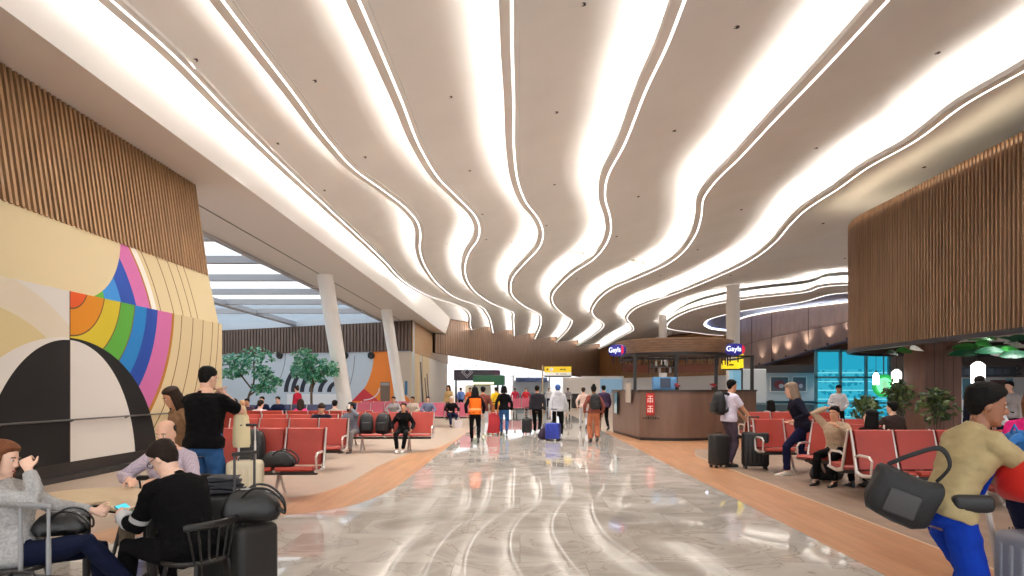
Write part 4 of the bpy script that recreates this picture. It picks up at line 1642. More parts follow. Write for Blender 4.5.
# ================================================================== SHOPS ON THE RIGHT
shop_dark = mat('shop_dark', (58, 48, 46), .6)
b = MB()
b.box(17.2, 36, 33.5, 34, 0, 4.3)
struct(b.build('wall_shop', mat('shop_wall', (150, 140, 138), .6), smooth=0))
b = MB()
b.box(31, 31.4, -2, 34, 0, 9)
struct(b.build('wall_right', mat('right_wall', (170, 160, 156), .6), smooth=0))
# cyan lit shop window
cy = empty('shop_window', (14.3, 28, 0))
b = MB()
for x in (12.75, 13.8, 14.9, 15.9):
    b.box(x - .05 - 14.3, x + .05 - 14.3, -.06, .06, 0, 3.3)
for z in (1.0, 2.1, 3.25):
    b.box(12.7 - 14.3, 15.95 - 14.3, -.06, .06, z - .04, z + .04)
b.build('frame', mat('frame_teal', (60, 120, 140), .4), cy, 0)
cm = bpy.data.materials.new('cyan_display')
cm.use_nodes = True
g_ = cm.node_tree
g_.nodes.clear()
tc_, em_, ou_ = [g_.nodes.new('ShaderNode' + t) for t in ('TexCoord', 'Emission', 'OutputMaterial')]
Ex.nt = g_
sx_ = g_.nodes.new('ShaderNodeSeparateXYZ')
g_.links.new(tc_.outputs['Object'], sx_.inputs[0])
vo_ = g_.nodes.new('ShaderNodeTexVoronoi')
vo_.inputs['Scale'].default_value = 5
g_.links.new(tc_.outputs['Object'], vo_.inputs['Vector'])
fr_ = Ex.op('FRACT', Ex(sx_.outputs[2]) / .38)
cc_ = exmix(Ex(vo_.outputs['Distance']) > .42, (24, 126, 152), (50, 160, 184))
cc_ = exmix(fr_ < .12, cc_, (120, 206, 218))
cc_ = exmix(Ex(sx_.outputs[2]) > 2.45, cc_, (36, 150, 178))
g_.links.new(cc_, em_.inputs['Color'])
em_.inputs['Strength'].default_value = .8
g_.links.new(em_.outputs[0], ou_.inputs[0])
b = MB()
b.box(12.75 - 14.3, 15.9 - 14.3, .1, .14, .3, 3.2)
b.build('lit_display', cm, cy, 0)
tag(cy, 'tall cyan lit shop window behind the seated traveller in beige', 'shop window')
# poster wall
pw_ = empty('poster_wall', (12.0, 30, 0))
b = MB()
b.box(XP(756, 30) - 12, XP(816, 30) - 12, 0, .3, 1.05, 2.35)
b.build('panel', mat('posterwall_white', (206, 212, 218), .5), pw_, 0)
b = MB()
b.box(XP(756, 30) - 12, XP(816, 30) - 12, -.1, .3, 0, 1.05)
b.build('lower_panel', mat('posterwall_teal', (44, 84, 98), .5), pw_, 0)
b = MB()
b.box(XP(752, 30) - 12, XP(816, 30) - 12, -.5, .3, 2.35, 2.68)
b.build('header', shop_dark, pw_, 0)
tag(pw_, 'white shop wall with two framed pictures over a teal base', 'shop front')
for x0, x1, c_, lb in ((770, 788, (150, 60, 66), 'framed picture with a red shape, left of the two on the white shop wall'), (792, 806, (130, 90, 110), 'framed picture in mauve tones, right of the two on the white shop wall')):
    rt = empty('framed_picture', ((XP(x0, 30) + XP(x1, 30)) / 2, 29.97, 1.82))
    w2 = (XP(x1, 30) - XP(x0, 30)) / 2
    b = MB()
    for s_ in ((-1, 0), (1, 0)):
        b.box(s_[0] * w2 - .02, s_[0] * w2 + .02, -.04, .02, -.34, .34)
    for z in (-.34, .34):
        b.box(-w2, w2, -.04, .02, z - .02, z + .02)
    b.build('frame', white, rt, 0)
    b = MB()
    b.box(-w2, w2, -.01, .01, -.34, .34)
    b.k = 1
    b.ell((0, -.012, -.02), (w2 * .6, .006, .2), 18, 9)
    b.k = 2
    b.ell((w2 * .2, -.016, -.08), (w2 * .3, .006, .1), 18, 9)
    b.build('picture', [mat('picture_ground%d' % x0, (96, 100, 112), .4), mat('picture_shape%d' % x0, c_, .4), mat('picture_pale', (214, 200, 204), .4)], rt, 0)
    tag(rt, lb, 'picture', 'framed pictures on the shop wall')
# shop counter below the brown wall, by the kiosk
stall((9.6, 28.5, 0), [('side_panel', (-.25, .1, 0, .6, 0, 2.5), mat('side_blue', (120, 176, 206), .4, emit=.2)), ('counter', (.1, 5.2, -.3, .6, 0, .95), mat('counter_teal', (58, 84, 96), .4)), ('shelf_back', (.1, 1.4, .5, .6, .95, 2.5), mat('shelf_white', (214, 220, 224), .5))], 'teal shop counter with a pale blue end panel right of the kiosk')
# purple screen, green round sign, brown pier, dark sign
ps = empty('purple_screen', (XP(919, 26), 26, 1.55))
b = MB()
b.rbox((0, 0, 0), (1.05, .1, 1.15), .02, 1)
b.build('bezel', mat('bezel_navy', (34, 46, 96), .4), ps, 20)
b = MB()
b.box(-.38, .38, -.06, -.05, -.42, .4)
b.k = 1
for z in (.2, 0, -.2):
    b.box(-.3, .3 - abs(z), -.066, -.06, z - .05, z + .05)
b.build('screen', [mat('screen_purple', (120, 60, 120), .3, emit=.6), mat('screen_rose', (196, 110, 130), .3, emit=.5)], ps, 0)
b = MB()
b.box(-.08, .08, .06, .16, -1.55, -.5)
b.rbox((0, .1, -1.53), (.6, .4, .04), .01, 1)
b.build('stand', dark, ps, 0)
tag(ps, 'purple glowing screen between the green round sign and the brown pier', 'screen')
gs = empty('green_sign', (XP(884, 24), 24, 1.72))
gm = mat('sign_green', (20, 150, 70), .4, emit=.7)
b = MB()
b.X = Matrix.Rotation(R(90), 4, 'X')
b.lathe([(.001, -.05), (.42, -.05), (.42, .05), (.30, .05), (.30, .03), (.001, .03)], n=40)
b.build('disc', gm, gs)
b = MB()
b.X = Matrix.Rotation(R(90), 4, 'X')
b.lathe([(.30, .031), (.34, .05), (.35, .05), (.31, .031)], n=40)
b.ell((0, .02, .04), (.13, .2, .012), 16, 8)
b.build('emblem', mat('sign_palegreen', (150, 226, 180), .4, emit=.5), gs)
b = MB()
b.bar((0, .02, .4), (0, .02, 3.5 - 1.72), .03, .03)
b.build('rod', dark, gs, 0)
tag(gs, 'round green lit sign hanging among the plants of the food court', 'sign')
b = MB()
b.box(XP(925, 20), XP(960, 20) + .05, 20, 21.1, 0, 3.5)
b.k = 1
for k in range(1, 4):
    x = XP(925, 20) + k * .29
    b.box(x - .006, x + .006, 19.992, 20, 0, 3.5)
struct(b.build('column_brown', [wood('pier_wood', (104, 70, 56), (124, 86, 70), (2, 2, .3), .4), dark], smooth=0))
fs = empty('fascia_sign', (XP(990, 24), 24, 2.25))
b = MB()
b.rbox((-.1, 0, 0), (2.1, .12, .34), .02, 1)
b.build('sign_panel', mat('fascia_navy', (40, 50, 62), .4), fs, 20)
o = text('S', .52, (.98, -.065, .02), (R(90), 0, 0), mat('letter_dark', (50, 54, 66), .4), fs)
o.scale = (-1, 1, 1)
b = MB()
for i in range(6):
    b.box(-.95 + i * .28, -.75 + i * .28, -.068, -.06, -.09, .09)
    b.box(-.91 + i * .28, -.79 + i * .28, -.07, -.066, -.05, .05)
b.build('faint_lettering', mat('letter_slate', (58, 70, 84), .4), fs, 0)
tag(fs, 'dark shop sign whose reversed letter S shows at its end', 'sign')
b = MB()
b.box(XP(962, 25), XP(1060, 25), 25, 25.2, 0, 2.05)
b.k = 1
b.box(XP(990, 25), XP(1005, 25), 24.95, 25.0, 1.3, 1.95)
b.k = 2
b.box(XP(1006, 25), XP(1012, 25), 24.95, 25.0, 1.2, 2.0)
b.box(XP(962, 25), XP(975, 25), 24.95, 25.0, 1.2, 2.0)
o = b.build('shop_partition', [mat('partition_white', (206, 214, 222), .5), mat('notice_plum', (96, 70, 74), .5), mat('notice_teal', (90, 150, 176), .4)], smooth=0)
tag(o, 'white shop partition with plum and teal notices behind the standing couple', 'partition')

# ================================================================== PENDANT LAMPS
def pendant(px, py, Y, lb, h=.34, r=.13, top=3.5):
    c = P(px, py, Y)
    rt = empty('pendant_lamp', (c.x, c.y, c.z))
    b = MB()
    b.lathe([(.001, -h / 2), (r * .9, -h / 2), (r, -h / 2 + .02), (r, h / 2 - .08), (r * .6, h / 2 - .01), (r * .25, h / 2 + .03), (.001, h / 2 + .03)], n=20)
    b.build('lamp_shade', emat('lamp_glow', (255, 250, 240), 3.2), rt)
    b = MB()
    b.tube([(0, 0, h / 2 + .02), (0, 0, max(.3, top - c.z))], .008, 6)
    b.lathe([(.001, h / 2 + .02), (.035, h / 2 + .02), (.03, h / 2 + .09), (.001, h / 2 + .09)], n=12)
    b.build('cord', dark, rt)
    tag(rt, lb, 'lamp', 'glowing pendant lamps')


pendant(876, 379, 22.5, 'white pendant lamp left of the green round sign', .4, .1)
pendant(896.5, 377, 21.5, 'white pendant lamp between the green sign and the brown pier', .45, .15)
pendant(978, 373, 20.5, 'large white pendant lamp right of the brown pier', .66, .19)

# ================================================================== PLANTS
def leafblob(b, centers, n, size, seed=1, cols=2):
    rnd = random.Random(seed)
    for _ in range(n):
        c, r = rnd.choice(centers)
        while True:
            d = Vector((rnd.uniform(-1, 1), rnd.uniform(-1, 1), rnd.uniform(-1, 1)))
            if .25 < d.length < 1:
                break
        p = Vector(c) + Vector((d.x * r[0], d.y * r[1], d.z * r[2]))
        a = Vector((rnd.gauss(0, 1), rnd.gauss(0, 1), rnd.gauss(-.3, .7))).normalized() * size * rnd.uniform(.6, 1.3)
        q = a.orthogonal().normalized()
        q.rotate(Matrix.Rotation(rnd.random() * 6.28, 3, a))
        q *= a.length * .32
        m_ = a.cross(q).normalized() * a.length * .12
        b.k = rnd.randrange(cols)
        b.add([p, p + a * .5 + q, p + a, p + a * .5 - q, p + a * .5 + m_], [(0, 1, 4), (1, 2, 4), (2, 3, 4), (3, 0, 4)])


g1, g2, g3 = mat('leaf_teal', (74, 150, 128), .5), mat('leaf_green', (48, 132, 84), .5), mat('leaf_pale', (136, 190, 164), .5)
bark = mat('bark', (92, 74, 58), .8, bump=.4, bscale=30)


def tree(x, y, cl, trunk, lb, n=900, size=.2):
    rt = empty('indoor_tree', (x, y, 0))
    b = MB()
    leafblob(b, cl, n, size, int(x * 10), 3)
    b.build('foliage', [g1, g2, g3], rt, 0)
    b = MB()
    for pts, r0 in trunk:
        b.tube(spline(pts, 5), [r0 * (1 - .6 * i / (len(pts) * 5 - 5)) for i in range(len(pts) * 5 - 4)], 8)
    b.build('trunk', bark, rt)
    b = MB()
    b.lathe([(.001, 0), (.38, 0), (.48, .55), (.44, .55), (.42, .48), (.001, .48)], n=24)
    b.build('planter', white, rt)
    tag(rt, lb, 'tree', 'leafy indoor trees')


tree(-13.0, 31, [((-.6, 0, 3.0), (.8, .6, .35)), ((.5, 0, 3.2), (.8, .6, .4)), ((.1, 0, 2.6), (.9, .6, .35)), ((-.8, .1, 2.4), (.6, .5, .3)), ((.8, 0, 2.35), (.5, .5, .3)), ((1.15, 0, 1.95), (.55, .4, .3)), ((.75, 0, 1.65), (.6, .4, .25))],
     [([(0, 0, .4), (.05, 0, 1.2), (.3, 0, 1.9), (.3, 0, 2.9)], .07), ([(.1, 0, 1.3), (.7, 0, 1.7), (1.1, 0, 2.0)], .045), ([(.2, 0, 1.6), (-.4, 0, 2.4), (-.7, 0, 3.0)], .045)], 'leafy teal green tree left of the striped arches, beside the rainbow panel', 1150, .2)
tree(-9.6, 30, [((-.35, 0, 3.05), (.6, .5, .45)), ((.4, 0, 2.7), (.75, .5, .35)), ((-.5, 0, 2.5), (.5, .5, .4)), ((.1, 0, 2.2), (.5, .4, .3)), ((.9, 0, 2.45), (.35, .3, .25))],
     [([(0, 0, .4), (-.03, 0, 1.4), (.05, 0, 2.3), (-.2, 0, 3.0)], .07), ([(.02, 0, 1.7), (.4, 0, 2.3), (.8, 0, 2.5)], .04)], 'leafy green tree in front of the striped arches', 900, .2)
d1_, d2_ = mat('leaf_dark', (46, 70, 40), .5), mat('leaf_olive', (84, 100, 52), .5)


def potplant(px, Y, h, lb, n=260, w=.5, size=.3):
    x = XP(px, Y)
    rt = empty('potted_plant', (x, Y, 0))
    b = MB()
    leafblob(b, [((0, 0, h * .72), (w, w, h * .26)), ((0, 0, h * .85), (w * .6, w * .6, h * .16))], n, size, int(px), 2)
    b.build('foliage', [d1_, d2_], rt, 0)
    b = MB()
    for a in np.linspace(0, 6.28, 6, endpoint=False):
        b.tube([(math.cos(a) * .05, math.sin(a) * .05, .45), (math.cos(a) * w * .3, math.sin(a) * w * .3, h * .7)], .012, 5)
    b.build('stem', bark, rt)
    b = MB()
    b.lathe([(.001, 0), (.2, 0), (.26, .5), (.235, .5), (.22, .44), (.001, .44)], n=20)
    b.build('pot', mat('pot_charcoal', (56, 52, 50), .6), rt)
    tag(rt, lb, 'plant', 'potted plants in the food court')


potplant(866, 15.5, 1.45, 'bushy dark plant right of the seated traveller in beige', 200, .34, .18)
potplant(898, 19.0, 1.85, 'tall dark plant beneath the pendant lamp left of the brown pier', 200, .36, .2)
potplant(937, 16.5, 1.62, 'olive leaved plant at the foot of the brown pier', 200, .42, .2)
# paper-like green leaves hung under the food court ceiling
lg, lg2, lg3 = mat('paper_green', (56, 150, 62), .5), mat('paper_darkgreen', (24, 96, 62), .5), mat('paper_white', (232, 236, 230), .5)
k = 0
lf0 = {}
rnd = random.Random(5)
for (px, py) in ((905, 351), (893, 353), (917, 349), (966, 347), (975, 352), (972, 341), (984, 344), (990, 351), (996, 341), (1000, 348), (1006, 340), (1013, 343), (1010, 350), (1020, 338), (1018, 347), (981, 339), (963, 354), (1004, 354), (988, 338), (1015, 355)):
    Y = rnd.uniform(17.0, 21.0)
    c = P(px, py, Y)
    ci = k % 3
    if ci not in lf0:
        b = MB()
        b.grid([[(u * .36, v * .13 * (1 - u * u) ** .7, .03 * abs(v) - .05 * u * u) for v in (-1, -.5, 0, .5, 1)] for u in np.linspace(-1, 1, 9)])
        b.grid([[(u * .36, v * .13 * (1 - u * u) ** .7, .03 * abs(v) - .05 * u * u - .006) for v in (-1, -.5, 0, .5, 1)] for u in np.linspace(-1, 1, 9)])
        o = b.build('hanging_leaf', (lg, lg2, lg3)[ci], None, 60)
        b = MB()
        b.tube([(0, 0, 0), (0, 0, 1)], .003, 4)
        b.build('thread', dark, o, 0)
        lf0[ci] = o
    else:
        o = copy_tree(lf0[ci])
    o.location = c
    rx, rz = rnd.uniform(.4, 1.0), rnd.uniform(-.7, .7)
    o.rotation_euler = (rx, 0, rz)
    th = o.children[0]
    th.rotation_euler = (-rx, 0, 0)
    th.scale = (1, 1, 3.5 - c.z)
    tag(o, ('bright green', 'dark green', 'white')[ci] + ' decorative leaf hung under the food court ceiling', 'decoration', ('bright green', 'dark green', 'white')[ci] + ' hanging leaves')
    k += 1
# recessed downlights of the food court
b = MB()
b.lathe([(.001, 0), (.11, 0), (.13, -.015), (.15, -.012), (.15, .01), (.001, .01)], n=20)
b.k = 1
b.lathe([(.001, -.004), (.10, -.004), (.10, -.002), (.001, -.002)], n=16)
dl0 = b.build('downlight', [white, emat('downlight_glow', (255, 248, 238), 9)])
dk = 0
for x, y in ((13.0, 17.2), (15.2, 19.0), (12.6, 21.5), (16.8, 22.5), (14.6, 25.5), (11.9, 12.5)):
    o = dl0 if dk == 0 else copy_tree(dl0)
    o.location = (x, y, 3.49)
    tag(o, 'small round downlight recessed in the pale food court ceiling', 'downlight', 'food court downlights')
    li = bpy.data.lights.new('spot', 'SPOT')
    li.energy = 90
    li.spot_size = R(120)
    li.spot_blend = .7
    li.shadow_soft_size = .1
    lo = bpy.data.objects.new('spot', li)
    lo.location = (0, 0, -.03)
    lo.parent = o
    COL.objects.link(lo)
    dk += 1
# small food court tables hidden behind the benches
# ================================================================== PEOPLE
def remesh(b, vox, smooth=3, sf=.5, wrinkle=0, wscale=14, seed=0):
    """union of the builder's closed pieces as one smooth continuous skin; returns (verts, faces)"""
    me = b.mesh('tmp')
    bm = bmesh.new()
    bm.from_mesh(me)
    bmesh.ops.recalc_face_normals(bm, faces=bm.faces)
    bm.to_mesh(me)
    bm.free()
    o = bpy.data.objects.new('tmp', me)
    COL.objects.link(o)
    r = o.modifiers.new('r', 'REMESH')
    r.mode = 'VOXEL'
    r.voxel_size = vox
    r.adaptivity = 0
    if smooth:
        s_ = o.modifiers.new('s', 'SMOOTH')
        s_.factor = sf
        s_.iterations = smooth
    dg = bpy.context.evaluated_depsgraph_get()
    ev = o.evaluated_get(dg)
    m2 = ev.to_mesh()
    n = len(m2.vertices)
    co = np.empty(n * 3)
    m2.vertices.foreach_get('co', co)
    co = co.reshape(-1, 3)
    if wrinkle:
        no = np.empty(n * 3)
        m2.vertices.foreach_get('normal', no)
        no = no.reshape(-1, 3)
        off = Vector((seed * 3.7, seed * 1.3, 0))
        d = np.array([noise.noise(Vector((c[0] * wscale * .8, c[1] * wscale * .8, c[2] * wscale * 1.5)) + off) + .5 * noise.noise(Vector(c) * wscale * 2.3 + off) for c in co])
        co = co + no * (d * wrinkle)[:, None]
    fs = [tuple(p.vertices) for p in m2.polygons]
    ev.to_mesh_clear()
    bpy.data.objects.remove(o)
    bpy.data.meshes.remove(me)
    return [Vector(c) for c in co], fs


def ik(a, t, l1, l2, pole):
    a, t, pole = Vector(a), Vector(t), Vector(pole)
    d = t - a
    L = min(d.length, (l1 + l2) * .998)
    L = max(L, abs(l1 - l2) * 1.05 + 1e-4)
    d.normalize()
    t = a + d * L
    x = (l1 * l1 - l2 * l2 + L * L) / (2 * L)
    h = math.sqrt(max(0, l1 * l1 - x * x))
    p = pole - d * pole.dot(d)
    if p.length < 1e-4:
        p = d.orthogonal()
    p.normalize()
    return a + d * x + p * h, t


HEADT = [(-.118, .016, .070, .030), (-.105, .034, .083, .005), (-.085, .050, .088, -.03), (-.06, .058, .089, -.058), (-.03, .064, .090, -.078), (0, .0685, .0905, -.092), (.03, .072, .091, -.098), (.055, .0725, .087, -.098), (.08, .066, .074, -.09), (.10, .052, .052, -.072), (.113, .032, .024, -.045), (.119, .010, -.004, -.018)]
HZ = [h[0] for h in HEADT]


def head_ring(z, n, grow=None):
    w = float(np.interp(z, HZ, [h[1] for h in HEADT]))
    f = float(np.interp(z, HZ, [h[2] for h in HEADT]))
    k = float(np.interp(z, HZ, [h[3] for h in HEADT]))
    out = []
    for i in range(n):
        t = 2 * math.pi * i / n          # t = 0 at the front (+y)
        x = math.sin(t) * w
        y = (f + k) / 2 + math.cos(t) * (f - k) / 2
        g = grow(z, t) if grow else 0
        l = math.hypot(math.sin(t), math.cos(t))
        out.append(Vector((x + math.sin(t) * g, y + math.cos(t) * g, z)))
    return out


SKIN = {k: mat('skin_' + k, c, .5, var=.05, scale=12) for k, c in dict(light=(224, 176, 150), fair=(232, 190, 166), tan=(196, 142, 110), brown=(146, 98, 72), dark=(92, 60, 46)).items()}
EYEW, EYED, LIP = mat('eye_white', (232, 228, 222), .3), mat('eye_dark', (36, 26, 22), .3), mat('lip', (176, 96, 88), .5)
PCOUNT = [0]


def torso_table(fem):
    if fem:
        return [(-.13, .07, .06, 0), (-.10, .13, .095, -.005), (-.04, .172, .118, -.012), (.02, .165, .112, -.008), (.10, .132, .094, 0), (.17, .122, .09, .004), (.25, .137, .103, .012), (.32, .155, .122, .02), (.39, .162, .105, .008), (.44, .148, .085, -.003), (.475, .10, .068, -.008), (.505, .062, .056, -.004), (.53, .052, .052, .002)]
    return [(-.13, .07, .06, 0), (-.10, .13, .095, -.004), (-.04, .163, .115, -.006), (.02, .163, .113, 0), (.10, .152, .106, .004), (.18, .15, .106, .006), (.26, .162, .113, .009), (.34, .178, .120, .01), (.40, .182, .108, .003), (.445, .165, .088, -.006), (.48, .11, .072, -.01), (.51, .068, .060, -.005), (.535, .058, .057, .002)]


def person(label, loc, yaw=0, H=1.72, fem=False, vox=None, lean=0, side=0, pelvis=None, feet=None, hands=None, elbow=None, knee=None, head=(5, 0), tilt=0,
           top=(None, 'long', -.06), legs=(None, 0), shoe=None, hair=('short', None), skin='light', fat=1.0, curl=28, extra=None, group=None, hood=False, skirt=False, cuff=None, glasses=False):
    PCOUNT[0] += 1
    sd_ = PCOUNT[0]
    s = H / 1.72
    Y = math.hypot(loc[0], loc[1])
    vox = vox or min(.022, max(.0062, Y * .00105))
    far = Y > 18
    pz = pelvis if pelvis is not None else .945 * s
    la = R(lean)
    u = Vector((math.sin(R(side)), math.sin(la), math.cos(la))).normalized()
    f = Vector((0, math.cos(la), -math.sin(la)))
    f = (f - u * f.dot(u)).normalized()
    x = f.cross(u).normalized()
    pel = Vector((0, 0, pz))
    # rounded upper back when leaning
    def spine(t):
        k = max(0, t - .15) / .35
        return pel + u * t * s + f * (.035 * k * k * math.sin(la) * s)
    sh_w = (.150 if fem else .172) * s * (1 + (fat - 1) * .5)
    shp = {sx: spine(.425) + x * sx * sh_w for sx in (-1, 1)}
    hip = {sx: pel + Vector((sx * .088 * s, 0, -.035 * s)) for sx in (-1, 1)}
    if feet is None:
        feet = ((-.10, 0.02, .085), (.10, -.02, .085))
    hands = hands or ((-.27, .04, .80), (.27, .04, .80))
    elbow = elbow or ((-1, -1, -.3), (1, -1, -.3))
    knee = knee or ((-.12, 1, 0), (.12, 1, 0))
    feet = {-1: Vector(feet[0]), 1: Vector(feet[1])}
    hands = {-1: Vector(hands[0]), 1: Vector(hands[1])}
    kn, an, el, wr = {}, {}, {}, {}
    for i, sx in enumerate((-1, 1)):
        kn[sx], an[sx] = ik(hip[sx], feet[sx], .435 * s, .425 * s, knee[i])
        el[sx], wr[sx] = ik(shp[sx], hands[sx], .29 * s, .255 * s, elbow[i])
    hp, hy = R(head[0]), R(head[1])
    nb_ = spine(.50)
    Mh = Matrix.Rotation(hy, 3, 'Z') @ Matrix.Rotation(-hp, 3, 'X') @ Matrix.Rotation(R(tilt), 3, 'Y')
    up_h = Mh @ Vector((0, 0, 1))
    hc = nb_ + u * .03 * s + (up_h * .6 + u * .4).normalized() * .116 * s + Mh @ Vector((0, .012 * s, 0))
    def hx(p): return hc + Mh @ (Vector(p) * s)
    n_h = 24 if not far else 16
    # ------------- body
    b = MB()
    tt = torso_table(fem)
    def ring(t, w, d, fo, n=20, e=0.0):
        c = spine(t) + f * fo * s
        ww, dd = w * s * fat + e, d * s * fat + e
        return [c + x * math.copysign(abs(math.cos(a)) ** .85, math.cos(a)) * ww + f * math.copysign(abs(math.sin(a)) ** .85, math.sin(a)) * dd for a in (2 * math.pi * k / n for k in range(n))]
    b.loft([ring(*r) for r in tt])
    b.tube([spine(.46), spine(.52) + f * .006 * s, hc + Mh @ Vector((0, -.02, -.05)) * s], [.06 * s, .052 * s, .05 * s], 14)
    hz = list(np.linspace(-.118, .119, 22))
    b.loft([[hx(p) for p in head_ring(z, n_h)] for z in hz])
    b.tube([hx((0, .088, .022)), hx((0, .099, -.004)), hx((0, .108, -.026)), hx((0, .090, -.036))], [.007 * s, .0095 * s, .014 * s, .009 * s], 8)
    for sx in (-1, 1):
        b.ell(hx((sx * .072, -.008, -.008)), (.010 * s, .019 * s, .031 * s), 10, 7, Mh)
        b.ell(hx((sx * .028, .086, .026)), (.022 * s, .008 * s, .006 * s), 8, 5, Mh)
    b.ell(hx((0, .087, -.066)), (.022 * s, .010 * s, .011 * s), 10, 6, Mh)
    b.ell(hx((0, .080, -.10)), (.020 * s, .014 * s, .014 * s), 8, 6, Mh)
    b2 = MB()     # fingers
    for i, sx in enumerate((-1, 1)):
        th, sh_ = .084 * s * (fat ** .5), .06 * s
        b.tube([hip[sx] + Vector((0, 0, .02)), hip[sx].lerp(kn[sx], .3), hip[sx].lerp(kn[sx], .75), kn[sx], kn[sx].lerp(an[sx], .28), kn[sx].lerp(an[sx], .7), an[sx]], [th, th, .062 * s, .054 * s, .056 * s, .04 * s, .035 * s], 12)
        ft = Vector((0, 1, 0))
        b.tube([an[sx] + Vector((0, -.03, -.04)) * s, an[sx] + Vector((0, .05, -.045)) * s, an[sx] + Vector((0, .13, -.06)) * s], [.032 * s, .036 * s, .024 * s], 10)
        b.tube([shp[sx] - x * sx * .03 * s, shp[sx], shp[sx].lerp(el[sx], .35), el[sx], el[sx].lerp(wr[sx], .3), wr[sx]], [.056 * s, .054 * s, .046 * s, .037 * s, .038 * s, .026 * s], 12)
        d = (wr[sx] - el[sx]).normalized()
        tdir = f - d * f.dot(d)
        if tdir.length < .25:
            tdir = u - d * u.dot(d)
        tdir.normalize()
        pn = d.cross(tdir) * (1 if sx < 0 else -1)
        inw = -x * sx
        if pn.dot(inw) < 0:
            pn = -pn
        # palm
        rings = []
        for t, w, th_ in ((-.01, .024, .02), (.02, .030, .017), (.06, .041, .016), (.088, .041, .014), (.096, .036, .010)):
            c = wr[sx] + d * t * s
            rings.append([c + tdir * math.cos(a) * w * s + pn * math.sin(a) * th_ * s for a in (2 * math.pi * k / 12 for k in range(12))])
        b.loft(rings)
        fb = b if vox < .0075 else b2
        nf = 8 if vox < .0075 else 6
        for q, (o_, ln) in enumerate(((.030, .072), (.010, .082), (-.010, .076), (-.029, .058))):
            p = wr[sx] + (d * .086 + tdir * o_) * s
            pts, dd = [p], d + tdir * o_ * 2.5
            ang = 0
            for seg in range(3):
                ang += R(curl * (.7 + .25 * q * .3))
                v = (dd.normalized() * math.cos(ang) + pn * math.sin(ang))
                pts.append(pts[-1] + v * ln * (.42, .32, .26)[seg] * s)
            fb.tube(pts, [.0092 * s, .0088 * s, .008 * s, .0062 * s], nf)
        p = wr[sx] + (d * .022 + tdir * .024) * s
        v1 = (d * .65 + tdir * .75 + pn * .25).normalized()
        v2 = (d * .9 + tdir * .3 + pn * .35).normalized()
        fb.tube([p, p + v1 * .038 * s, p + v1 * .038 * s + v2 * .03 * s, p + v1 * .038 * s + v2 * .052 * s], [.0125 * s, .011 * s, .0095 * s, .007 * s], nf)
    vs, fs = remesh(b, vox, 3 if vox < .012 else 2, .45)
    o = MB()
    o.add(vs, fs)
    if b2.v:
        o.add(b2.v, b2.f)
    # eyes, lips, brows
    if Y < 40:
        for sx in (-1, 1):
            o.k = 1
            o.ell(hx((sx * .030, .0865, .006)), (.0135 * s, .006 * s, .0065 * s), 10, 6, Mh)
            o.k = 2
            o.ell(hx((sx * .030, .0905, .006)), (.006 * s, .0045 * s, .006 * s), 8, 5, Mh)
            o.tube([hx((sx * .013, .095, .026)), hx((sx * .03, .0955, .031)), hx((sx * .048, .086, .026))], .0035 * s, 5)
        o.k = 3
        o.ell(hx((0, .0945, -.064)), (.021 * s, .006 * s, .007 * s), 10, 5, Mh)
        o.k = 0
    root = o.build('person', [SKIN[skin], EYEW, EYED, LIP], None, 60)
    root.location = (loc[0], loc[1], loc[2] if len(loc) > 2 else 0)
    root.rotation_euler = (0, 0, R(yaw))
    tag(root, label, 'person', group)
    cv = max(vox, .0085)
    # ------------- top
    tm, sl_, hem = top
    if tm:
        b = MB()
        e = .016 * s
        rows = [ring(t, float(np.interp(t, [r[0] for r in tt], [r[1] for r in tt])), float(np.interp(t, [r[0] for r in tt], [r[2] for r in tt])), float(np.interp(t, [r[0] for r in tt], [r[3] for r in tt])), 24, e + (.012 * s if t < .05 else 0)) for t in np.linspace(hem, .495, 14)]
        b.loft(rows)
        b.tube([spine(.485) - f * .004 * s, spine(.512) + f * .0 * s], [.078 * s, .070 * s], 16)
        if hood:
            b.ell(spine(.50) - f * .085 * s, (.12 * s, .06 * s, .085 * s), 14, 8)
            b.tube([spine(.47) + x * .11 * s + f * .02 * s, spine(.52) + x * .095 * s - f * .04 * s, spine(.50) - f * .10 * s, spine(.52) - x * .095 * s - f * .04 * s, spine(.47) - x * .11 * s + f * .02 * s], .034 * s, 10)
        for sx in (-1, 1):
            e2 = .0145 * s
            if sl_ == 'long':
                end = el[sx].lerp(wr[sx], .93)
                b.tube([shp[sx] - x * sx * .05 * s, shp[sx], shp[sx].lerp(el[sx], .35), el[sx], el[sx].lerp(wr[sx], .4), end], [.062 * s + e2, .054 * s + e2, .048 * s + e2, .042 * s + e2, .038 * s + e2, .031 * s + e2 * .8], 14)
            elif sl_ == 'short':
                end = shp[sx].lerp(el[sx], .72)
                b.tube([shp[sx] - x * sx * .05 * s, shp[sx], shp[sx].lerp(el[sx], .35), end], [.062 * s + e2, .056 * s + e2, .052 * s + e2, .05 * s + e2], 14)
            elif sl_ == 'none':
                b.tube([shp[sx] - x * sx * .05 * s, shp[sx] + x * sx * .01], [.06 * s + e2, .05 * s + e2 * .5], 12)
        vs, fs = remesh(b, cv, 3, .5, .006 * s if Y < 25 else 0, 13, sd_)
        o = MB()
        o.add(vs, fs)
        tp = o.build('top', tm, root, 60)
        if cuff:
            for sx in (-1, 1):
                b = MB()
                a_, c_ = el[sx].lerp(wr[sx], .5), el[sx].lerp(wr[sx], .97)
                b.tube([a_, a_.lerp(c_, .5), c_], [.060 * s, .058 * s, .05 * s], 16)
                b.build('cuff', cuff, tp, 50)
    # ------------- trousers
    lm, flare = legs
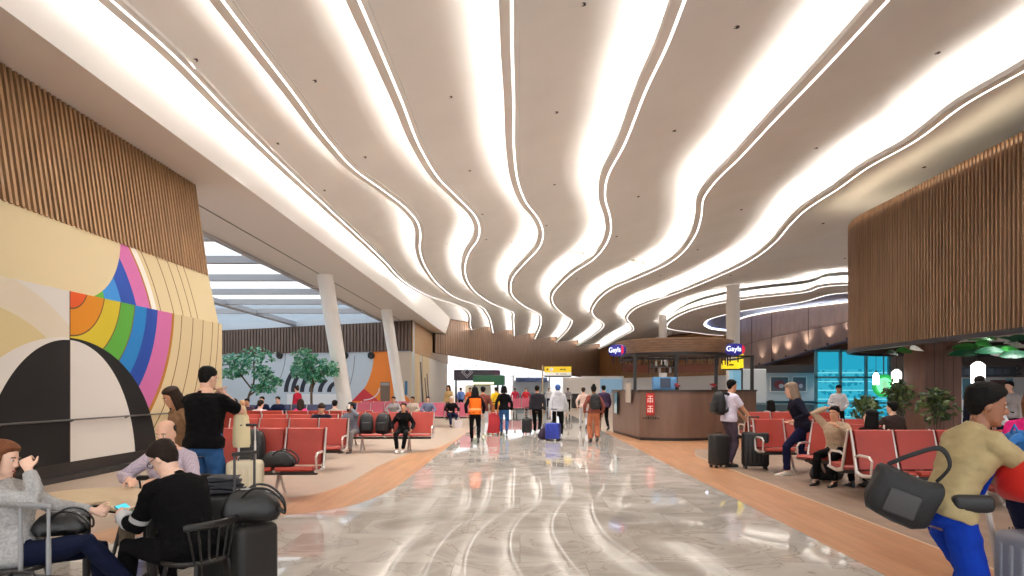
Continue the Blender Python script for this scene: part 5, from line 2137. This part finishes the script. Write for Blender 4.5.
    if lm:
        b = MB()
        e = .012 * s
        rows = [ring(t, float(np.interp(t, [r[0] for r in tt], [r[1] for r in tt])), float(np.interp(t, [r[0] for r in tt], [r[2] for r in tt])), float(np.interp(t, [r[0] for r in tt], [r[3] for r in tt])), 22, e) for t in np.linspace(-.128, .10, 8)]
        b.loft(rows)
        for sx in (-1, 1):
            th = .090 * s * (fat ** .5)
            end = kn[sx].lerp(an[sx], .96)
            b.tube([hip[sx] + Vector((0, 0, .03)), hip[sx].lerp(kn[sx], .3), hip[sx].lerp(kn[sx], .75), kn[sx], kn[sx].lerp(an[sx], .3), kn[sx].lerp(an[sx], .7), end], [th, th, .074 * s + flare * .3, .066 * s + flare * .5, .066 * s + flare * .7, .056 * s + flare, .052 * s + flare * 1.2], 14)
        vs, fs = remesh(b, cv, 3, .5, .006 * s if Y < 25 else 0, 12, sd_ + 50)
        o = MB()
        o.add(vs, fs)
        o.build('trousers', lm, root, 60)
    # ------------- shoes
    if shoe:
        for sx in (-1, 1):
            a_ = an[sx]
            lift = max(0, a_.z - .085 * s)
            pt = math.asin(max(-.9, min(.9, lift / (.2 * s)))) if feet[sx].y < 0 else -min(.5, lift / (.25 * s))
            Mf = Matrix.Rotation(-pt, 3, 'X')
            b = MB()
            secs = [(-.075, .026, .02, -.085), (-.065, .034, .035, -.088), (-.02, .038, .03, -.088), (.04, .040, -.005, -.088), (.09, .046, -.03, -.088), (.14, .046, -.042, -.087), (.18, .036, -.052, -.085), (.2, .018, -.062, -.08)]
            rings = []
            for y, w, zt, zb in secs:
                rg = []
                for k in range(14):
                    t = 2 * math.pi * k / 14
                    cc, ss = math.cos(t), math.sin(t)
                    z = (zt + zb) / 2 + math.copysign(abs(ss) ** .6, ss) * (zt - zb) / 2
                    rg.append(a_ + Mf @ (Vector((cc * w * (1 if ss < 0 else .85), y, z)) * s))
                rings.append(rg)
            b.loft(rings)
            b.build('shoe', shoe, root, 50)
    # ------------- hair
    hs_, hm = hair
    if hm:
        b = MB()
        def hl(t):      # hairline height by angle (0 = front)
            a = abs((t + math.pi) % (2 * math.pi) - math.pi)
            if hs_ == 'bald':
                return float(np.interp(a, [0, 1.2, 1.5, 2.2, math.pi], [.3, .3, .035, -.04, -.08]))
            return float(np.interp(a, [0, .7, 1.15, 1.55, 1.9, 2.4, math.pi], [.070, .062, .035, .005, -.025, -.07, -.09]))
        th0 = dict(short=.015, bald=.007, long=.020, bun=.014, pony=.014, cap=.016, wavy=.026, buzz=.007, bob=.024, thick=.021)[hs_]
        def grow(z, t):
            d = (z - hl(t)) / .03
            k = max(0, min(1, d + .5))
            top_ = 1 if hs_ != 'bald' else max(0, min(1, (.085 - z) / .03))
            nz = noise.noise(Vector((math.sin(t) * 3, math.cos(t) * 3, z * 30)) + Vector((sd_, 0, 0))) * .006
            return (-.014) * (1 - k) + (th0 * top_ - .008 * (1 - top_) + (nz if hs_ not in ('bald', 'buzz', 'cap') else 0)) * k
        zz = list(np.linspace(-.112, .119, 30))
        def lift_(z): return z + (th0 * .9 if hs_ != 'bald' else 0) * max(0, min(1, (z - .03) / .09))
        rg = []
        for z in zz:
            r_ = head_ring(z, 32, grow)
            for p in r_:
                p.z = lift_(p.z)
            rg.append([hx(p) for p in r_])
        b.loft(rg)
        if hs_ == 'bun':
            b.ell(hx((0, -.06, .135)), (.05 * s, .05 * s, .042 * s), 12, 8, Mh)
        if hs_ == 'pony':
            b.tube([hx((0, -.09, .05)), hx((0, -.135, .03)), hx((0, -.15, -.05)), hx((0, -.135, -.14)), hx((0, -.12, -.19))], [.022 * s, .032 * s, .036 * s, .028 * s, .008 * s], 10)
        if hs_ in ('long', 'wavy', 'bob'):
            dn = -.25 if hs_ != 'bob' else -.13
            for a in np.linspace(1.35, 2 * math.pi - 1.35, 11):
                w, dpt = .078, .092
                pts = [hx((math.sin(a) * w * .9, math.cos(a) * dpt * .95, .06)), hx((math.sin(a) * w * 1.08, math.cos(a) * dpt * 1.08, 0)), hx((math.sin(a) * w * 1.15, math.cos(a) * dpt * 1.12, -.07)), hx((math.sin(a) * w * 1.2, math.cos(a) * dpt * 1.15, dn * .6)), hx((math.sin(a) * w * 1.1, math.cos(a) * dpt * 1.1 - .01, dn))]
                b.tube(pts, [.018 * s, .026 * s, .028 * s, .03 * s, .012 * s], 8)
        hv = max(.006, vox * .9)
        vs, fs = remesh(b, hv, 2, .5, .0022 * s if Y < 12 else 0, 60, sd_)
        o = MB()
        o.add(vs, fs)
        ho = o.build('hair', hm if hs_ != 'cap' else extra['cap'], root, 70)
        if hs_ == 'cap':
            b = MB()
            b.loft([[hx((math.sin(t) * .07, .06 + math.cos(t) * rr_, z)) for t in np.linspace(-1.5, 1.5, 15)] for rr_, z in ((.02, .074), (.09, .060), (.09, .054), (.02, .066))], cap=False, close=True)
            b.build('cap_brim', extra['cap'], ho, 50)
    if glasses:
        b = MB()
        for sx in (-1, 1):
            b.tube([hx((sx * (.032 + .024 * math.cos(t)), .103, .006 + .019 * math.sin(t))) for t in np.linspace(0, 2 * math.pi, 16, endpoint=False)], .0028 * s, 6, close=True)
            b.tube([hx((sx * .056, .103, .01)), hx((sx * .076, .06, .012)), hx((sx * .078, -.01, .008))], .0028 * s, 6)
        b.tube([hx((-.009, .104, .008)), hx((.009, .104, .008))], .0028 * s, 6)
        b.build('glasses', black, root)
    J = dict(hc=hc, wr=wr, el=el, sh=shp, spine=spine, u=u, f=f, x=x, s=s, kn=kn, an=an, root=root, hx=hx, ring=ring)
    J['M'] = Matrix.Translation(Vector(root.location)) @ Matrix.Rotation(R(yaw), 4, 'Z')
    return J


def C(name, *rgb, **k):
    return mat('cloth_' + name, rgb, k.pop('rough', .9), 0, .12, var=k.pop('var', .08), scale=k.pop('scale', 14), bump=k.pop('bump', .25), bscale=k.pop('bscale', 120))


blackc, navyc, greyc, denim = C('black', 13, 12, 14), C('navy', 26, 32, 60), C('grey', 168, 166, 164), C('denim', 52, 94, 140)
jean2 = C('jeans', 46, 84, 132)
hblack, hbrown, hred, hgrey = [mat('hair_' + n, c, .65, 0, .15, var=.2, scale=30, bump=.4, bscale=150) for n, c in (('black', (14, 12, 11)), ('brown', (44, 30, 22)), ('auburn', (104, 62, 38)), ('white', (206, 200, 192)))]
wshoe, bshoe = mat('shoe_white', (226, 224, 220), .5), mat('shoe_black', (32, 30, 30), .45)


def checked(name, a, b_, sc=46):
    m = bpy.data.materials.new(name)
    m.use_nodes = True
    nt = m.node_tree
    bs = nt.nodes['Principled BSDF']
    bs.inputs['Roughness'].default_value = .85
    tc = nt.nodes.new('ShaderNodeTexCoord')
    ck = nt.nodes.new('ShaderNodeTexChecker')
    ck.inputs['Scale'].default_value = sc
    ck.inputs['Color1'].default_value = (*lin(a), 1)
    ck.inputs['Color2'].default_value = (*lin(b_), 1)
    nt.links.new(tc.outputs['Object'], ck.inputs['Vector'])
    nt.links.new(ck.outputs['Color'], bs.inputs['Base Color'])
    MATS[name] = m
    return m


def worn_pack(J, lb, m, s=1.0, m2=None):
    """backpack on someone's back: a thing of its own"""
    c = J['M'] @ (J['spine'](.06) - J['f'] * (.115 + .105 * s) * J['s'])
    yaw = math.degrees(J['root'].rotation_euler.z)
    return backpack(c, (0, 0, yaw), lb, m, s, m2)


SIT = dict(pelvis=.53)


def sit_feet(spread=.12, out=.44, z=.085):
    return ((-spread, out, z), (spread, out + .03, z))


# ---------------------------------------------------------------- foreground, left
greyknit = mat('grey_knit', (172, 170, 168), .9, var=.22, scale=55, bump=.5, bscale=130)
J = person('woman with auburn hair in a grey sweater sitting with her cheek on her fist', (-3.30, 4.30), -74, 1.66, True, None, -13, 0, .53, ((-.10, .45, .085), (.06, .66, .26)),
           hands=((-.13, .38, .75), (.085, .075, 1.07)), elbow=((-.7, -.2, -1), (.45, 1, -.7)), knee=((-.1, 1, .6), (.1, 1, .6)), head=(10, -12), tilt=-6, top=(greyknit, 'long', -.08), legs=(C('dark_denim', 16, 22, 44), 0), shoe=bshoe, hair=('long', hred), skin='fair', curl=62)
handbag((-3.08, 4.36, .625), 20, 'black leather bag on the lap of the woman in the grey sweater', .8, None, True, .75)
band = MB()
wv = J['M'] @ J['wr'][-1]
ev_ = J['M'] @ J['el'][-1]
c_ = wv.lerp(ev_, .12)
d_ = (ev_ - wv).normalized()
q_ = d_.orthogonal().normalized()
band.tube([c_ + (q_ * math.cos(t) + d_.cross(q_) * math.sin(t)) * .034 for t in np.linspace(0, 2 * math.pi, 18, endpoint=False)], .004, 6, close=True)
tag(band.build('bracelet', mat('red_band', (190, 40, 40), .5)), 'thin red bracelet on the wrist of the woman in the grey sweater', 'bracelet')

J = person('balding man in a pale lilac checked shirt sitting behind the cafe tables', (-3.22, 6.12), 170, 1.78, False, None, 12, 0, .54, sit_feet(.16, .42), hands=((-.16, .42, .80), (.14, .44, .80)), elbow=((-1, .1, -.5), (1, .1, -.5)), head=(14, 8),
           top=(checked('lilac_check', (198, 182, 190), (176, 160, 176), 60), 'long', -.08), legs=(C('khaki', 120, 110, 96), 0), shoe=bshoe, hair=('bald', hbrown), skin='light', fat=1.12)

J = person('person with dark hair and glasses in a black sweater bent over a phone, back turned', (-2.25, 4.47), 68, 1.74, False, None, 20, 0, .52, ((-.14, .50, .085), (.16, .40, .085)), hands=((-.12, .53, .71), (.06, .50, .72)), elbow=((-.35, -.4, -1), (.7, -.3, -1)), head=(36, 10),
           top=(mat('black_knit', (11, 10, 12), .9, 0, .1, var=.15, scale=60, bump=.4, bscale=140), 'long', -.08), legs=(blackc, 0), shoe=wshoe, hair=('short', mat('hair_darkbrown', (36, 25, 21), .65, 0, .15, var=.2, scale=40, bump=.4, bscale=150)), skin='fair', fat=1.12, cuff=mat('cuff_pale', (206, 204, 204), .9, bump=.3, bscale=90), glasses=True, curl=34)
hm_ = (J['M'] @ J['wr'][-1] + J['M'] @ J['wr'][1]) / 2
dirf = (J['M'].to_3x3() @ Vector((0, 1, 0))).normalized()
b = MB()
b.rbox((0, 0, 0), (.085, .16, .011), .008, 3)
b.k = 1
b.box(-.038, .038, -.072, .072, .0052, .0062)
o = b.build('phone', [mat('phone_case', (60, 120, 140), .4), mat('phone_screen', (60, 190, 214), .3, emit=.55)])
o.location = hm_ + dirf * .10 + Vector((0, 0, .015))
o.rotation_euler = (R(24), R(-8), R(62))
tag(o, 'phone with a cyan screen in the hands of the person in black', 'phone')
# pale stripe on the sleeves of the black sweater
for sx in (-1, 1):
    b = MB()
    a_, c_ = J['sh'][sx].lerp(J['el'][sx], .72), J['sh'][sx].lerp(J['el'][sx], .82)
    b.tube([a_, c_], [.066, .064], 18)
    b.build('sleeve_stripe', greyc, J['root'], 50)

J = person('man in black tee and blue jeans standing, hands at his face, back turned', (-3.38, 6.95), -12, 1.86, False, None, 2, 0, None, ((-.12, 0, .085), (.12, .03, .085)), hands=((-.04, .24, 1.52), (.08, .25, 1.53)), elbow=((-.7, .3, -1), (.75, .3, -.8)), head=(14, -10),
           top=(C('tee_black', 11, 10, 12), 'short', -.05), legs=(jean2, 0), shoe=bshoe, hair=('buzz', hblack), skin='light', fat=1.08)
b = MB()
b.loft([[(xx * w_, dy + .01 * math.sin(5 * xx + z * 9), z) for xx, dy in ((-1, 0), (-.5, -.035), (0, -.04), (.5, -.035), (1, 0), (.5, .035), (0, .04), (-.5, .035))] for z, w_ in ((0, .085), (.04, .095), (.2, .09), (.34, .075), (.36, .06))])
for sx in (-1, 1):
    b.tube(spline([(-.05, sx * .03, .34), (-.03, sx * .03, .44), (.03, sx * .03, .44), (.05, sx * .03, .34)], 5), .006, 6)
o = b.build('tote_bag', mat('tote_cream', (226, 208, 164), .8, bump=.2, bscale=60), None, 60)
o.location = (-3.06, 7.14, .96)
o.rotation_euler = (0, 0, R(12))
tag(o, 'cream tote bag hanging at the right side of the man in the black tee', 'bag')
person('person in a brown top half hidden left of the man in the black tee', (-4.02, 7.9), 140, 1.66, True, None, 16, 0, None, None, hands=((-.25, .02, .82), (.25, .02, .82)), head=(24, 0), top=(C('brown', 128, 98, 72), 'long', -.08), legs=(blackc, 0), shoe=bshoe, hair=('long', hbrown), skin='tan')

# ---------------------------------------------------------------- on and around the left benches
person('girl in a black hooded sweater and white shoes sitting upright on the red bench', (-3.0, 16.72), 180, 1.60, True, None, -2, 0, .53, sit_feet(.07, .46), hands=((-.24, .22, .56), (.24, .22, .56)), head=(0, 0), top=(blackc, 'long', -.1), legs=(blackc, 0), shoe=wshoe, hair=('pony', hbrown), skin='tan', hood=True)
J = person('woman in grey drinking coffee at the left end of the girl in black\'s bench', (-4.28, 16.62), 172, 1.64, True, None, 8, 0, .53, sit_feet(.1, .42), hands=((-.06, .24, 1.10), (.2, .3, .62)), elbow=((-1, .2, -.9), (1, 0, -.6)), head=(12, 10), top=(C('greyblue', 112, 116, 128), 'long', -.1), legs=(C('grey_trouser', 118, 112, 110), 0), shoe=bshoe, hair=('bob', hblack), skin='brown')
cp = MB()
cp.lathe([(.001, 0), (.032, 0), (.04, .11), (.042, .112), (.04, .122), (.001, .124)], n=16)
o = cp.build('paper_cup', mat('cup_white', (236, 232, 226), .5))
o.location = J['M'] @ (J['wr'][-1] + Vector((0.03, .09, .0)))
tag(o, 'white paper cup in the hand of the woman in grey', 'cup')
CG = 'travellers seated beyond the red benches'
def seated(px, Y, yaw, lb, topm, hair, skin='light', fem=False, H=1.7, hd=(6, 0), legm=None, lean=6, **kw):
    return person(lb, (XP(px, Y), Y), yaw, H, fem, None, lean, 0, .53, sit_feet(.12, .42), hands=((-.16, .36, .66), (.16, .36, .66)), elbow=((-1, 0, -.8), (1, 0, -.8)), head=hd, top=(topm, 'long', -.1), legs=(legm or blackc, 0), shoe=bshoe, hair=hair, skin=skin, **kw)


seated(322, 15.12, 180, 'brown haired traveller in navy bent forward behind the second red bench', C('navy2', 24, 26, 42), ('short', hbrown), 'light', hd=(38, 25))
seated(334, 18.45, 0, 'grey topped seated traveller right of the dark haired head in navy', C('stone', 150, 146, 134), ('short', hblack), 'light', hd=(18, 10))
seated(241, 18.45, 0, 'grey blond haired traveller seated left of the one in the pale shirt', blackc, ('short', mat('hair_blond', (188, 150, 106), .5, bump=.3)), 'light', hd=(16, 10))
seated(259, 18.45, 0, 'brown haired traveller in a pale shirt seated behind the third red bench', C('palepink', 222, 206, 208), ('short', hbrown), 'light', hd=(14, -20))
seated(248, 21.5, 180, 'traveller with a dark top seated below the teal green tree', C('plum', 64, 48, 60), ('short', hblack), 'tan')
seated(236, 20.5, 170, 'traveller in a pale pink top next to the man in the black tee\'s shoulder', C('blush', 220, 186, 190), ('wavy', hbrown), 'light', True)
seated(263, 24.25, 178, 'left one of two travellers in navy seated on the dark blue bench', navyc, ('short', hbrown), 'light', H=1.78)
seated(279, 24.25, 170, 'right one of two travellers in navy seated on the dark blue bench', navyc, ('short', hblack), 'light', H=1.78)
seated(300, 19.5, 0, 'traveller in a bright pink top seated in front of the striped arches', C('hotpink', 222, 60, 128), ('wavy', hbrown), 'tan', True, hd=(12, 20))
person('person in a long red coat standing before the striped arches', (XP(298, 26), 26), 70, 1.72, True, None, 4, 0, None, None, head=(4, 0), top=(C('redcoat', 168, 36, 56), 'long', -.35), legs=(blackc, 0), shoe=bshoe, hair=('bun', hbrown), skin='light')
seated(394, 26.8, 180, 'traveller in a grey jacket seated on the left light-tinted bench', C('greyj', 150, 146, 148), ('short', hblack), 'tan')
seated(413, 27.2, 175, 'traveller in beige seated at the left end of the right light-tinted bench', C('beige', 186, 172, 158), ('short', hbrown), 'tan')
seated(428, 27.3, 190, 'traveller in a slate blue jacket seated on the right light-tinted bench', C('slate', 104, 112, 138), ('short', hblack), 'light')
seated(451, 27.6, 200, 'man in a black jacket seated at the walkway end of the right light-tinted bench', blackc, ('short', hgrey), 'light', legm=navyc)
b = MB()
b.loft([[(xx * .15, yy * .08, z) for xx, yy in ((-1, -1), (1, -1), (1, 1), (-1, 1))] for z in (0, .3)], True)
for yy in (-.05, .05):
    b.tube(spline([(-.06, yy, .29), (-.04, yy, .40), (.04, yy, .40), (.06, yy, .29)], 4), .006, 6)
o = b.build('shopping_bag', mat('bag_white', (222, 214, 216), .6), None, 20)
o.location = (XP(458.5, 27.0), 27.0, 0)
tag(o, 'white paper bag on the floor beside the man in the black jacket', 'bag')
person('person with dark curly hair standing behind the right light-tinted bench', (XP(449, 34), 34), 160, 1.8, True, None, 4, 0, None, None, head=(8, 0), top=(C('ochre', 190, 160, 110), 'long', -.06), legs=(blackc, 0), shoe=bshoe, hair=('wavy', hblack), skin='tan')

# ---------------------------------------------------------------- people on the walkway
WALK = dict()
def walker(px, Y, yaw, lb, topm, legm, hair, skin='light', fem=False, H=1.72, ph=.26, sleeve='long', hem=-.06, shoe=None, hands=None, hd=(6, 0), flare=0, lean=4, **kw):
    ft = ((-.09, ph, .09), (.09, -ph, .15))
    return person(lb, (XP(px, Y), Y), yaw, H, fem, None, lean, 0, .915 * H / 1.72, ft, hands=hands or ((-.25, -.10, .86), (.25, .16, .86)), head=hd, top=(topm, sleeve, hem), legs=(legm, flare), shoe=shoe or bshoe, hair=hair, skin=skin, **kw)


orange = C('hivis', 240, 112, 36, bump=.1)
J = walker(475, 19.3, 5, 'person in black with an orange high visibility vest walking away', blackc, blackc, ('long', hblack), 'tan', True, 1.70)
b = MB()
b.loft([J['ring'](t, w_ + .035, d_ + .035, fo, 24) for t, w_, d_, fo in ((-.06, .165, .12, 0), (.10, .15, .115, 0), (.2, .15, .12, .004), (.3, .165, .14, .01), (.42, .15, .12, .0))])
vest = b.build('safety_vest', orange, J['root'], 60)
b = MB()
b.loft([J['ring'](t, w_ + .04, d_ + .04, fo, 24) for t, w_, d_, fo in ((.06, .155, .122, 0), (.12, .152, .12, 0))])
b.build('reflective_band', mat('reflective', (250, 170, 110), .3), vest, 60)
walker(483, 21.6, 0, 'person in pale trousers partly hidden by the orange vest', C('maroon', 110, 60, 52), C('pale_trouser', 196, 196, 200), ('short', hblack), 'tan', shoe=wshoe)
walker(504, 22.6, 3, 'woman in a black shirt and blue jeans walking away with a red suitcase', blackc, jean2, ('bob', hblack), 'light', True, 1.74, ph=.12, hands=((-.28, -.12, .86), (.27, .05, .84)))
walker(496.5, 31, 20, 'person in a yellow top ahead of the woman in the black shirt', C('yellow', 222, 178, 40), C('orange_trouser', 190, 120, 70), ('short', hblack), 'tan')
walker(537, 22.8, -6, 'man in a black vest with rust sleeves walking away', C('vest_dark', 44, 42, 48), blackc, ('short', hblack), 'tan', H=1.76, shoe=wshoe, hands=((-.24, -.14, .84), (.26, .06, .84)))
walker(558, 20.6, 0, 'person in a pale grey hoodie and blue cap walking away with a blue suitcase', C('hoodie', 196, 198, 204), blackc, ('cap', hbrown), 'light', H=1.78, shoe=wshoe, hands=((-.26, -.2, .80), (.27, .06, .84)), hood=True, extra=dict(cap=C('cap_blue', 70, 100, 160)))
J = walker(594, 19.4, 3, 'woman in rust trousers with a bun and a black backpack walking away', C('rust_top', 128, 72, 62), C('rust', 176, 108, 78), ('bun', hblack), 'brown', True, 1.74, ph=.06, flare=.022, hands=((-.27, .05, .86), (.27, .05, .86)))
worn_pack(J, 'black backpack on the woman in rust trousers', nylon, 1.0)
walker(583.5, 26, 0, 'person in a pale pink top left of the woman in rust trousers', C('pinkbeige', 212, 184, 172), C('pale_trouser', 196, 196, 200), ('short', hbrown), 'light', True, 1.7)
walker(604, 25, 10, 'person in a dark purple top right of the woman in rust trousers', C('purple', 70, 56, 84), blackc, ('short', hblack), 'tan', H=1.78)
handbag((XP(546.5, 20.8), 20.8, 0), 30, 'dark plum holdall on the floor left of the blue suitcase', 1.5, C('holdall', 62, 50, 66))
walker(470, 40, 180, 'person in an orange top far down the hall left of the orange vest', C('orange2', 214, 110, 60), blackc, ('short', hblack), 'tan')
walker(526, 44, 170, 'person in a red top far down the hall between the two walkers in black', C('red2', 190, 50, 60), navyc, ('short', hblack), 'light')
walker(515, 48, 0, 'person in a crimson top far down the hall by the light-tinted red bench', C('crimson', 170, 48, 70), blackc, ('short', hblack), 'tan')
walker(549, 52, 180, 'person in white far down the hall under the yellow sign', C('whitetop', 220, 220, 224), navyc, ('short', hbrown), 'light')
walker(568, 46, 0, 'person in grey far down the hall left of the dark cabinet', C('greyj', 150, 146, 148), blackc, ('short', hblack), 'light')
walker(461, 46, 20, 'person in blue far down the hall under the purple canopy', C('blue3', 92, 120, 180), navyc, ('short', hblack), 'tan')

# ---------------------------------------------------------------- by the kiosk and on the right
J = person('man in a pale shirt and black backpack standing by the kiosk with two suitcases', (XP(729, 13.4), 13.4), -78, 1.80, False, None, 4, 0, None, ((-.1, .06, .085), (.1, -.06, .085)), hands=((-.2, .44, 1.0), (.22, .40, .96)), elbow=((-.6, -.4, -1), (.6, -.4, -1)), head=(6, 0),
           top=(C('lilac', 214, 206, 222), 'short', -.06), legs=(C('plum_trouser', 76, 64, 76), .01), shoe=bshoe, hair=('short', hblack), skin='tan')
worn_pack(J, 'black backpack on the man in the pale shirt at the kiosk', nylon, 1.05)
person('person in dark navy with pale shoes striding past the red bench, head bent', (XP(803, 12.05), 12.05), 80, 1.84, False, None, 16, 0, .92, ((-.08, .30, .085), (.08, -.34, .14)), hands=((-.22, .22, 1.02), (.2, .1, 1.0)), head=(14, 0), top=(C('navyjacket', 26, 26, 40), 'long', -.1), legs=(C('navy_trouser', 24, 26, 56), .006), shoe=mat('shoe_cream', (220, 212, 198), .5), hair=('wavy', mat('hair_tan', (128, 104, 84), .5, bump=.3)), skin='light')
seated(772, 17.52, 0, 'left one of the two dark haired heads seen from behind on the rear red bench', C('slategrey', 150, 140, 140), ('wavy', hblack), 'tan')
seated(793, 17.52, 0, 'right one of the two dark haired heads seen from behind on the rear red bench', C('brown2', 90, 72, 66), ('wavy', hblack), 'tan')
beige = mat('knit_beige', (178, 156, 130), .9, var=.1, scale=30, bump=.4, bscale=110)
person('traveller in a beige knit sitting with one arm raised behind the red benches', (XP(837, 11.0), 11.0), 130, 1.70, False, None, 8, 0, .56, sit_feet(.14, .42), hands=((-.18, .34, .98), (.1, .12, 1.28)), elbow=((-1, .1, -.8), (1, .3, .5)), head=(6, 0), top=(beige, 'long', -.1), legs=(blackc, 0), shoe=bshoe, hair=('short', hblack), skin='tan')
handbag((XP(824, 11.6), 11.5, 0), 10, 'black bag on the floor by the traveller in the beige knit', 1.5, nylon)
person('person in a white top, dark strap and cap standing before the cyan shop window', (XP(838, 21), 21), 170, 1.74, False, None, 4, 0, None, None, hands=((-.15, .25, 1.0), (.15, .25, 1.05)), head=(10, 0), top=(C('whitetop', 220, 220, 224), 'long', -.06), legs=(blackc, 0), shoe=bshoe, hair=('cap', hblack), skin='tan', extra=dict(cap=C('cap_black', 34, 32, 34)))
seated(873, 10.15, 0, 'long dark haired head leaning over the back of the nearest right red bench', blackc, ('long', hblack), 'light', True, 1.66, hd=(-4, 40))
seated(895, 13.2, 8, 'man in a dark brown jacket seated with his back turned under the pendant lamp', C('darkbrown', 58, 46, 42), ('short', hblack), 'light', H=1.82, hd=(2, 20))
person('dark haired man in a navy jacket standing with his back turned under the large lamp', (XP(981, 12.6), 12.6), -10, 1.86, False, None, 4, 0, None, None, head=(6, -20), top=(C('navyjacket', 26, 26, 40), 'long', -.1), legs=(blackc, 0), shoe=bshoe, hair=('short', hblack), skin='light', fat=1.08)
person('woman in a white blouse with tied auburn hair right of the man in navy', (XP(1001, 13.6), 13.6), 60, 1.66, True, None, 6, 0, None, None, hands=((-.2, .2, 1.0), (.2, .25, 1.0)), head=(14, 10), top=(C('blouse', 216, 212, 216), 'long', -.08), legs=(navyc, 0), shoe=bshoe, hair=('pony', hred), skin='light')
person('dark haired person behind the woman in the white blouse', (XP(1011, 15.4), 15.4), 110, 1.8, False, None, 4, 0, None, None, head=(8, 0), top=(C('greyj', 150, 146, 148), 'long', -.08), legs=(blackc, 0), shoe=bshoe, hair=('short', hblack), skin='light')

# ---------------------------------------------------------------- foreground, right
khaki = mat('khaki_jacket', (166, 148, 106), .8, var=.12, scale=10, bump=.25, bscale=60)
cobalt = C('cobalt', 14, 50, 150)
J = person('stooping person in a khaki jacket and cobalt blue trousers pushing a luggage trolley', (2.50, 3.82), -84, 1.74, True, None, 22, 0, .90, ((-.09, .16, .085), (.10, -.16, .10)), hands=((-.19, .62, .98), (.19, .62, .98)), elbow=((-.7, -.3, -1), (.7, -.3, -1)), head=(10, -28), top=(khaki, 'long', -.06), legs=(cobalt, .03), shoe=wshoe, hair=('thick', hblack), skin='brown', curl=48)
b = MB()
b.loft([J['ring'](t, w_ * .52, .02, .125 + d0, 16) for t, w_, d0 in ((.02, .16, 0), (.15, .15, .006), (.3, .15, .02), (.42, .11, -.02))])
b.build('blue_shirt', cobalt, J['root'], 60)
rt = empty('duffel_bag', (2.19, 3.72, 1.0), R(24))
rt.rotation_euler = (0, R(20), R(-24))
rt.scale = (.64, .8, .92)
b = MB()
def sq_(v, e): return math.copysign(abs(v) ** e, v)
b.loft([[(xx + .012 * math.sin(3 * t), sq_(math.cos(t), .7) * .13 * k_, sq_(math.sin(t), .75) * .155 * k_ - .03 * (1 - (xx / .27) ** 2) + .01 * math.sin(14 * xx + 2 * t)) for t in np.linspace(0, 2 * math.pi, 32, endpoint=False)] for xx, k_ in ((-.27, .55), (-.265, .8), (-.245, .93), (-.15, 1), (0, 1.02), (.15, 1), (.245, .93), (.265, .8), (.27, .55))])
b.build('body', nylon, rt, 60)
b = MB()
b.tube(spline([(-.2, 0, .14), (-.04, -.02, .26), (.12, -.03, .34), (.24, -.02, .26), (.2, 0, .14)], 6), .009, 8, flat=1.8)
b.build('strap', nylon, rt)
b = MB()
b.rbox((0, -.128, -.05), (.26, .035, .15), .016, 3)
b.build('side_pocket', mat('nylon_grey', (60, 58, 60), .6), rt, 50)
tag(rt, 'black duffel bag at the hip of the stooping person in khaki', 'bag')
b = MB()
b.X = Matrix.Translation((2.545, 3.655, .955)) @ Matrix.Rotation(R(-8), 4, 'Z')
b.rbox((0, 0, 0), (.22, .08, .10), .035, 3)
b.build('belt_bag', mat('bumbag', (30, 30, 32), .5), None, 50)
o = bpy.data.objects['belt_bag']
tag(o, 'dark belt bag at the waist of the stooping person in khaki', 'bag')
# trolley
tr = empty('luggage_trolley', (3.15, 3.75, 0))
b = MB()
for y in (-.28, .28):
    b.tube(spline([(-.28, y, 1.0), (-.22, y, .7), (-.12, y, .22), (.2, y, .18), (.55, y, .18)], 5), .018, 8)
b.tube([(-.28, -.28, 1.0), (-.28, .28, 1.0)], .02, 8)
b.build('frame', alu, tr)
b = MB()
b.rbox((.2, 0, .17), (.72, .5, .03), .01)
b.build('deck', alu, tr)
for x_, y_ in ((-.1, -.25), (-.1, .25), (.5, -.2), (.5, .2)):
    b = MB()
    b.tube([(x_, y_ - .02, .07), (x_, y_ + .02, .07)], .07, 16)
    b.build('wheel', grip, tr)
b = MB()
b.tube([(-.285, -.2, 1.0), (-.285, .2, 1.0)], .026, 10)
b.build('handle', mat('handle_red', (170, 40, 40), .5), tr)
tag(tr, 'steel luggage trolley pushed by the stooping person in khaki', 'trolley')
bpy.data.objects['luggage_trolley'].location.z = 0
rt = empty('travel_bag', (3.02, 3.70, .955), R(6))
b = MB()
b.rbox((0, 0, .13), (.50, .32, .26), .08, 4)
b.build('body', mat('bag_red', (206, 40, 36), .4, bump=.15, bscale=60), rt, 50)
b = MB()
b.tube([(-.25, -.12, .2), (0, -.165, .22), (.25, -.12, .2)], .008, 6)
b.build('zipper', alu, rt)
b = MB()
b.tube(spline([(-.12, 0, .25), (-.08, 0, .34), (.08, 0, .34), (.12, 0, .25)], 5), .012, 8)
b.build('strap', mat('bag_red', (206, 40, 36), .4), rt)
tag(rt, 'bright red travel bag on top of the grey suitcase', 'bag')
J = person('person in a pink jacket carrying a blue rucksack at the right edge', (3.62, 4.62), -70, 1.66, True, None, 10, 0, None, ((-.09, .12, .085), (.10, -.12, .10)), hands=((-.2, .35, 1.0), (.2, .35, 1.0)), head=(8, 0), top=(C('pinkjacket', 226, 44, 128), 'long', -.06), legs=(navyc, 0), shoe=bshoe, hair=('pony', hred), skin='brown')
o = backpack((3.36, 4.36, .86), (0, 0, 100), 'teal blue rucksack on the back of the person in pink', mat('pack_blue', (24, 104, 170), .6, bump=.3, bscale=40), 1.0)
